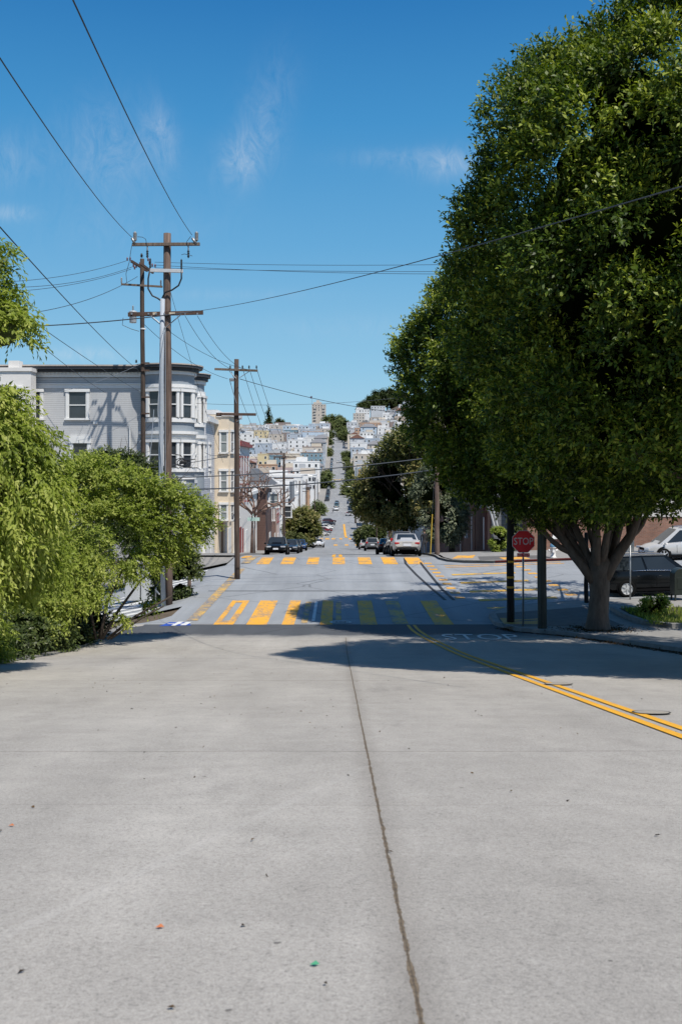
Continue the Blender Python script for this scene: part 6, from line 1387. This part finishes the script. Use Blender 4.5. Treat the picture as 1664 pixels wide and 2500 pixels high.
# trees of the hill
def hill_tree(label, px, py, d, rad, mat, n=420, leaf=.5, hgt=None, x=None, shape=(1,1,.9), name='street_tree', base_z=None):
    X = PX(px, d) if x is None else x; zc = PZ(py, d); g = gz(X, d) if base_z is None else base_z; rng = np.random.default_rng(int(px*7+d))
    t = thing(name, label, 'tree', (X, d, g)); c = (0, 0, zc-g)
    lumps = ellipsoid_lumps(c, (rad*shape[0], rad*shape[1], rad*shape[2]), 11, (rad*.36, rad*.52), rng, None, .7) + [(c, rad*.6)]
    crown(t, lumps, c, n, 5, leaf*2.2, leaf, leaf*.55, mat, rng, core=True, coremat=M_CORE if mat is not M_LEAF_OL else M_CORE_L, cs=.8, sub=1, shell=(.7, 1.15))
    MB().tube([(0,0,-1),(0,0,max(.5, zc-g-rad*.3))], [rad*.09, rad*.06], 6).build('trunk', M_BARK_D, t); return t
HT = [('round clipped yellow green tree at the kerb halfway up the hill',800,1107,800,4.6,M_LEAF_OL),('pale grey green tree at the foot of the hill on the tower side',787,1180,520,6.0,M_LEAF_FAR),('small bright tree just above the pale grey green one',794,1163,560,3.2,M_LEAF_OL),
 ('huge dark tree at the top of the street on the tower side',806,1033,1240,11,M_LEAF_FAR),('second large tree at the street top, nearer the tower',800,1042,1180,7,M_LEAF_FAR),('large dark tree at the top of the street on the orange building side',836,1042,1150,9,M_LEAF_FAR),('smaller round tree filling the gap at the street top',829,1030,1320,8,M_LEAF_OL),('spreading dark tree over the parked cars high on the hill',837,1060,1020,7,M_LEAF_FAR),('broad dark tree beside the cream house high on the hill',841,1064,980,5.5,M_LEAF_FAR),
 ('grey green tree over parked cars at the foot of the hill',864,1190,520,6.0,M_LEAF_FAR),('dusty olive tree at the far crossroads corner',854,1200,470,4.0,M_LEAF_OL),('leafy tree by the lamp post on the lowest hill block',876,1204,455,5.0,M_LEAF_FAR),('dark kerb tree on the middle hill block, orange building side',846,1112,740,3.6,M_LEAF_FAR),('second dark kerb tree on the middle hill block',847,1128,700,3.2,M_LEAF_FAR),('third kerb tree, lowest of the middle hill block',852,1142,655,3.4,M_LEAF_OL),('lowest dark kerb tree by the shop strip',857,1160,590,3.0,M_LEAF_FAR),
 ('slim kerb tree above the round clipped one',800,1080,930,4.0,M_LEAF_FAR),('slim kerb tree below the huge dark ones',803,1063,1020,5.0,M_LEAF_FAR),('low bush tree beside the white stucco block',778,1243,372,2.6,M_LEAF_FAR),('garden tree between pale blue houses',742,1068,960,3.5,M_LEAF_OL),('dark rounded tree on the ridge beside the pine',683,1032,1400,7,M_LEAF_D),]
for (lb, px, py, d, r_, mt) in HT: hill_tree(lb, px, py, d, r_, mt, int(260 + r_*18), .22*r_**.75+.18)
for k, (px, py, d, r_) in enumerate(((905,985,1560,13),(925,978,1600,16),(945,972,1640,18),(965,975,1660,18),(985,980,1680,20),(890,992,1540,9),(880,998,1530,7))):
    hill_tree(('first','second','third','fourth','fifth','lowest edge','outermost')[k] + ' dark tree of the summit wood behind the glass fronted house', px, py, d, r_, M_LEAF_D, 420, 1.6)
# ridge pine
t = thing('pine_tree', 'tall layered pine on the ridge beside a rounded tree', 'tree', (PX(656,1400), 1400, gz(PX(656,1400),1400))); rng = np.random.default_rng(9); zc = PZ(1016,1400)-t.location.z
lumps = [((rng.normal()*.6, rng.normal()*.6, zc+16-2.6*i), .8+.55*i) for i in range(14)]
crown(t, lumps, (0,0,zc), 900, 4, 2.6, 1.4, .6, M_LEAF_D, rng, cs=.65, sub=1); MB().tube([(0,0,-2),(0,0,zc+14)], [.7,.2], 6).build('trunk', M_BARK_D, t)
# street lamps and masts of the hill
for k, (px, py0, py1, d) in enumerate(((861,1188,1262,430),(842,1128,1168,640),(768,1160,1250,300),(776,1170,1232,420))):
    X = PX(px, d); g = gz(X, d); t = thing('street_lamp', ('curved street lamp at the far crossroads corner','street lamp among the cars below the cream corner house','slim lamp mast beside the white stucco block','second slim mast farther up beyond the crossroads')[k], 'street lamp', (X, d, g)); h = PZ(py0, d)-g
    MB().tube([(0,0,-1),(0,0,h*.9),(-.6,0,h*.98),(-2.2,0,h)], .16, 6).build('post', M_GALV, t); MB().box((-2.6,0,h),(1.0,.5,.25)).build('lamp_head', M_GALV, t)
# ================================================================ people
M_SKIN = plain('skin', (.34,.21,.15), .6, 0, .1, 20); M_HAIRD = plain('dark_hair', (.02,.015,.012), .7, 0, .2, 30)
def person(label, x, y, rz, top, trousers, stride=.0, dark=False):
    root = thing('person', label, 'person', (x, y, gz(x, y)+.02), rz)
    J = {}; E = []
    def j(n, p, r, par=None): J[n] = (p, r); E.append((par, n)) if par else None
    s = stride
    j('pel', (0,0,.95), .145); j('wa', (0,.0,1.12), .13, 'pel'); j('ch', (0,.0,1.34), .155, 'wa'); j('ne', (0,.0,1.52), .062, 'ch'); j('hd0', (0,.02,1.60), .085, 'ne'); j('hd1', (0,.02,1.70), .10, 'hd0'); j('hd2', (0,.01,1.77), .075, 'hd1')
    for k, d in (('l',1),('r',-1)):
        ph = s*d
        j('hip'+k, (.10*d,0,.88), .10, 'pel'); j('kn'+k, (.11*d, .18*ph, .49), .062, 'hip'+k); j('an'+k, (.11*d, .26*ph-.06*abs(s), .09+.05*max(0,-ph)), .042, 'kn'+k); j('to'+k, (.12*d, .26*ph+.14, .04), .036, 'an'+k)
        j('sh'+k, (.20*d,0,1.43), .068, 'ch'); j('el'+k, (.25*d, -.12*ph, 1.15), .045, 'sh'+k); j('wr'+k, (.25*d, -.22*ph+.10, .92), .034, 'el'+k); j('ha'+k, (.25*d, -.24*ph+.14, .83), .038, 'wr'+k)
    names = list(J); idx = {n: i for i, n in enumerate(names)}
    me = bpy.data.meshes.new('body'); me.from_pydata([J[n][0] for n in names], [(idx[a], idx[b]) for a, b in E], []); 
    o = bpy.data.objects.new('body', me); COL.objects.link(o)
    sk = o.modifiers.new('skin', 'SKIN'); 
    lay = me.skin_vertices[0] if len(me.skin_vertices) else None
    if lay is None:
        bm = bmesh.new(); bm.from_mesh(me); bm.verts.layers.skin.verify(); bm.to_mesh(me); bm.free(); lay = me.skin_vertices[0]
    for i, n in enumerate(names): lay.data[i].radius = (J[n][1], J[n][1]*(.75 if n in ('ch','wa') else 1)); lay.data[i].use_root = (n == 'pel')
    sb = o.modifiers.new('sub', 'SUBSURF'); sb.levels = 1; sb.render_levels = 1
    dg = bpy.context.evaluated_depsgraph_get(); m2 = bpy.data.meshes.new_from_object(o.evaluated_get(dg)); bpy.data.objects.remove(o)
    m2.name = 'body'; m2.materials.clear()
    for m in (M_SKIN, top, trousers): m2.materials.append(m)
    for p in m2.polygons:
        c = p.center; p.use_smooth = True
        p.material_index = 0 if (c.z > 1.53 or (abs(c.x) > .19 and c.z < .93)) else (2 if c.z < .98 else 1)
    b = bpy.data.objects.new('body', m2); COL.objects.link(b); b.parent = root
    MB().lathe([(.02,1.66),(.108,1.68),(.112,1.74),(.09,1.81),(.03,1.84)], 12, (0,-.005,0)).build('hair', M_HAIRD, root, smooth=True)
    return root
cl = lambda n, c: plain('cloth_'+n, c, .85, 0, .15, 12)
person('dark haired person in black standing on the pavement beyond the silver sedan', PX(1035,70), 70, .4, cl('black', (.02,.02,.022)), cl('charcoal', (.03,.03,.035)))
person('person in dark coat mid stride crossing before the white taxi', PX(812,384), 384, R(90), cl('black', (.02,.02,.022)), cl('navy', (.02,.025,.05)), 1.0)
person('second walker crossing before the white waiting car', PX(783,386), 386, R(-90), cl('black', (.02,.02,.022)), cl('black', (.02,.02,.022)), 1.0)
person('person in pale shirt waiting by the far crossroads pole', PX(869,345), 345, R(180), cl('pale', (.55,.54,.5)), cl('charcoal', (.03,.03,.035)))
# ================================================================ camera, light
cam = bpy.data.cameras.new('camera'); co = bpy.data.objects.new('camera', cam); COL.objects.link(co)
co.location = (0, 0, 0); co.rotation_euler = (R(90), 0, 0)
cam.sensor_fit = 'VERTICAL'; cam.sensor_height = 36; cam.lens = 35; cam.shift_x = 6/2500; cam.shift_y = -110/2500
cam.clip_start = .05; cam.clip_end = 20000
cam.dof.use_dof = True; cam.dof.focus_distance = 48; cam.dof.aperture_fstop = 5.6
SC.camera = co
SUN = Vector((-.37, .50, -1)).normalized()          # the way the light travels
el = math.asin(-SUN.z); az = math.atan2(-SUN.x, -SUN.y)
sl = bpy.data.lights.new('sun', 'SUN'); sl.energy = 5.2; sl.angle = R(.53); sl.color = (1, .945, .86)
so = bpy.data.objects.new('sun', sl); COL.objects.link(so); so.rotation_euler = SUN.to_track_quat('-Z', 'Y').to_euler()
w = bpy.data.worlds.new('World'); SC.world = w; w.use_nodes = True; nt = w.node_tree; nt.nodes.clear()
out = N(nt, 'ShaderNodeOutputWorld'); bg = N(nt, 'ShaderNodeBackground'); nt.links.new(bg.outputs[0], out.inputs[0])
sky = N(nt, 'ShaderNodeTexSky'); sky.sky_type = 'NISHITA'; sky.sun_disc = False; sky.sun_elevation = el; sky.sun_rotation = az
sky.air_density = 1.0; sky.dust_density = .3; sky.ozone_density = 2.5; sky.altitude = 60
grad_ = None
hs = N(nt, 'ShaderNodeHueSaturation'); hs.inputs['Saturation'].default_value = 1.25; hs.inputs['Value'].default_value = .95
nt.links.new(sky.outputs[0], hs.inputs['Color'])
# thin high wisps, placed by direction in the sky
tc = N(nt, 'ShaderNodeTexCoord'); sp = N(nt, 'ShaderNodeSeparateXYZ'); nt.links.new(tc.outputs['Generated'], sp.inputs[0])
yy = math_(nt, 'MAXIMUM', sp.outputs[1], .05); U = math_(nt, 'DIVIDE', sp.outputs[0], yy); V = math_(nt, 'DIVIDE', sp.outputs[2], yy)
grd = ramp(nt, math_(nt, 'MULTIPLY_ADD', sp.outputs[2], 1.0, .1), [(0, (3.6,5.3,6.3)), (.14, (3.27,5.49,7.0)), (.198, (2.4,4.85,6.8)), (.317, (1.15,3.5,6.05)), (.427, (.52,2.55,5.3)), (.525, (.24,1.7,4.3)), (1, (.12,.9,2.8))])
ahead = ramp(nt, math_(nt, 'MULTIPLY_ADD', sp.outputs[1], .5, .5), [(.42, .25), (.62, .93)])
skyc = mix(nt, ahead, hs.outputs[0], grd)
uv = N(nt, 'ShaderNodeCombineXYZ'); nt.links.new(U, uv.inputs[0]); nt.links.new(V, uv.inputs[1])
wis = None
for (px, py, sx, sy, sh, st) in ((600, 385, 60, 60, -.25, .36), (640, 290, 55, 130, -.30, .20), (395, 330, 30, 75, .18, .32), (270, 370, 110, 110, .05, .24), (1100, 400, 80, 36, -.3, .42), (960, 385, 120, 22, -.12, .15), (20, 520, 55, 18, 0, .35), (15, 390, 80, 60, 0, .22), (200, 865, 110, 18, -.1, .28), (560, 720, 200, 14, -.03, .10), (880, 800, 300, 30, 0, .08), (300, 560, 260, 60, 0, .07)):
    u0, v0 = (px-VX)/F, (HY-py)/F
    dv = math_(nt, 'SUBTRACT', V, v0); du = math_(nt, 'SUBTRACT', math_(nt, 'SUBTRACT', U, u0), math_(nt, 'MULTIPLY', dv, -sh))
    q = math_(nt, 'ADD', math_(nt, 'POWER', math_(nt, 'ABSOLUTE', math_(nt, 'DIVIDE', du, sx/F)), 2), math_(nt, 'POWER', math_(nt, 'ABSOLUTE', math_(nt, 'DIVIDE', dv, sy/F)), 2))
    g = math_(nt, 'MULTIPLY', math_(nt, 'EXPONENT', math_(nt, 'MULTIPLY', q, -1)), st)
    wis = g if wis is None else math_(nt, 'ADD', wis, g)
mp = N(nt, 'ShaderNodeMapping'); mp.inputs['Scale'].default_value = (1, .5, 1); mp.inputs['Rotation'].default_value = (0, 0, -.25); nt.links.new(uv.outputs[0], mp.inputs[0])
nz = N(nt, 'ShaderNodeTexNoise'); nz.inputs['Scale'].default_value = 42; nz.inputs['Detail'].default_value = 12; nz.inputs['Roughness'].default_value = .74; nz.inputs['Distortion'].default_value = 1.4; nt.links.new(mp.outputs[0], nz.inputs['Vector'])
msk = math_(nt, 'MULTIPLY', wis, ramp(nt, nz.outputs['Fac'], [(.34, 0), (.74, 1)]))
nt.links.new(mix(nt, msk, skyc, (6.6, 7.0, 7.4)), bg.inputs['Color'])
bg.inputs['Strength'].default_value = .115
SC.view_settings.view_transform = 'Standard'; SC.view_settings.look = 'None'; SC.view_settings.exposure = 0; SC.view_settings.gamma = 1
SC.render.engine = 'CYCLES'; SC.cycles.max_bounces = 6; SC.cycles.transparent_max_bounces = 4; SC.cycles.use_denoising = True
SC.cycles.sample_clamp_indirect = 6
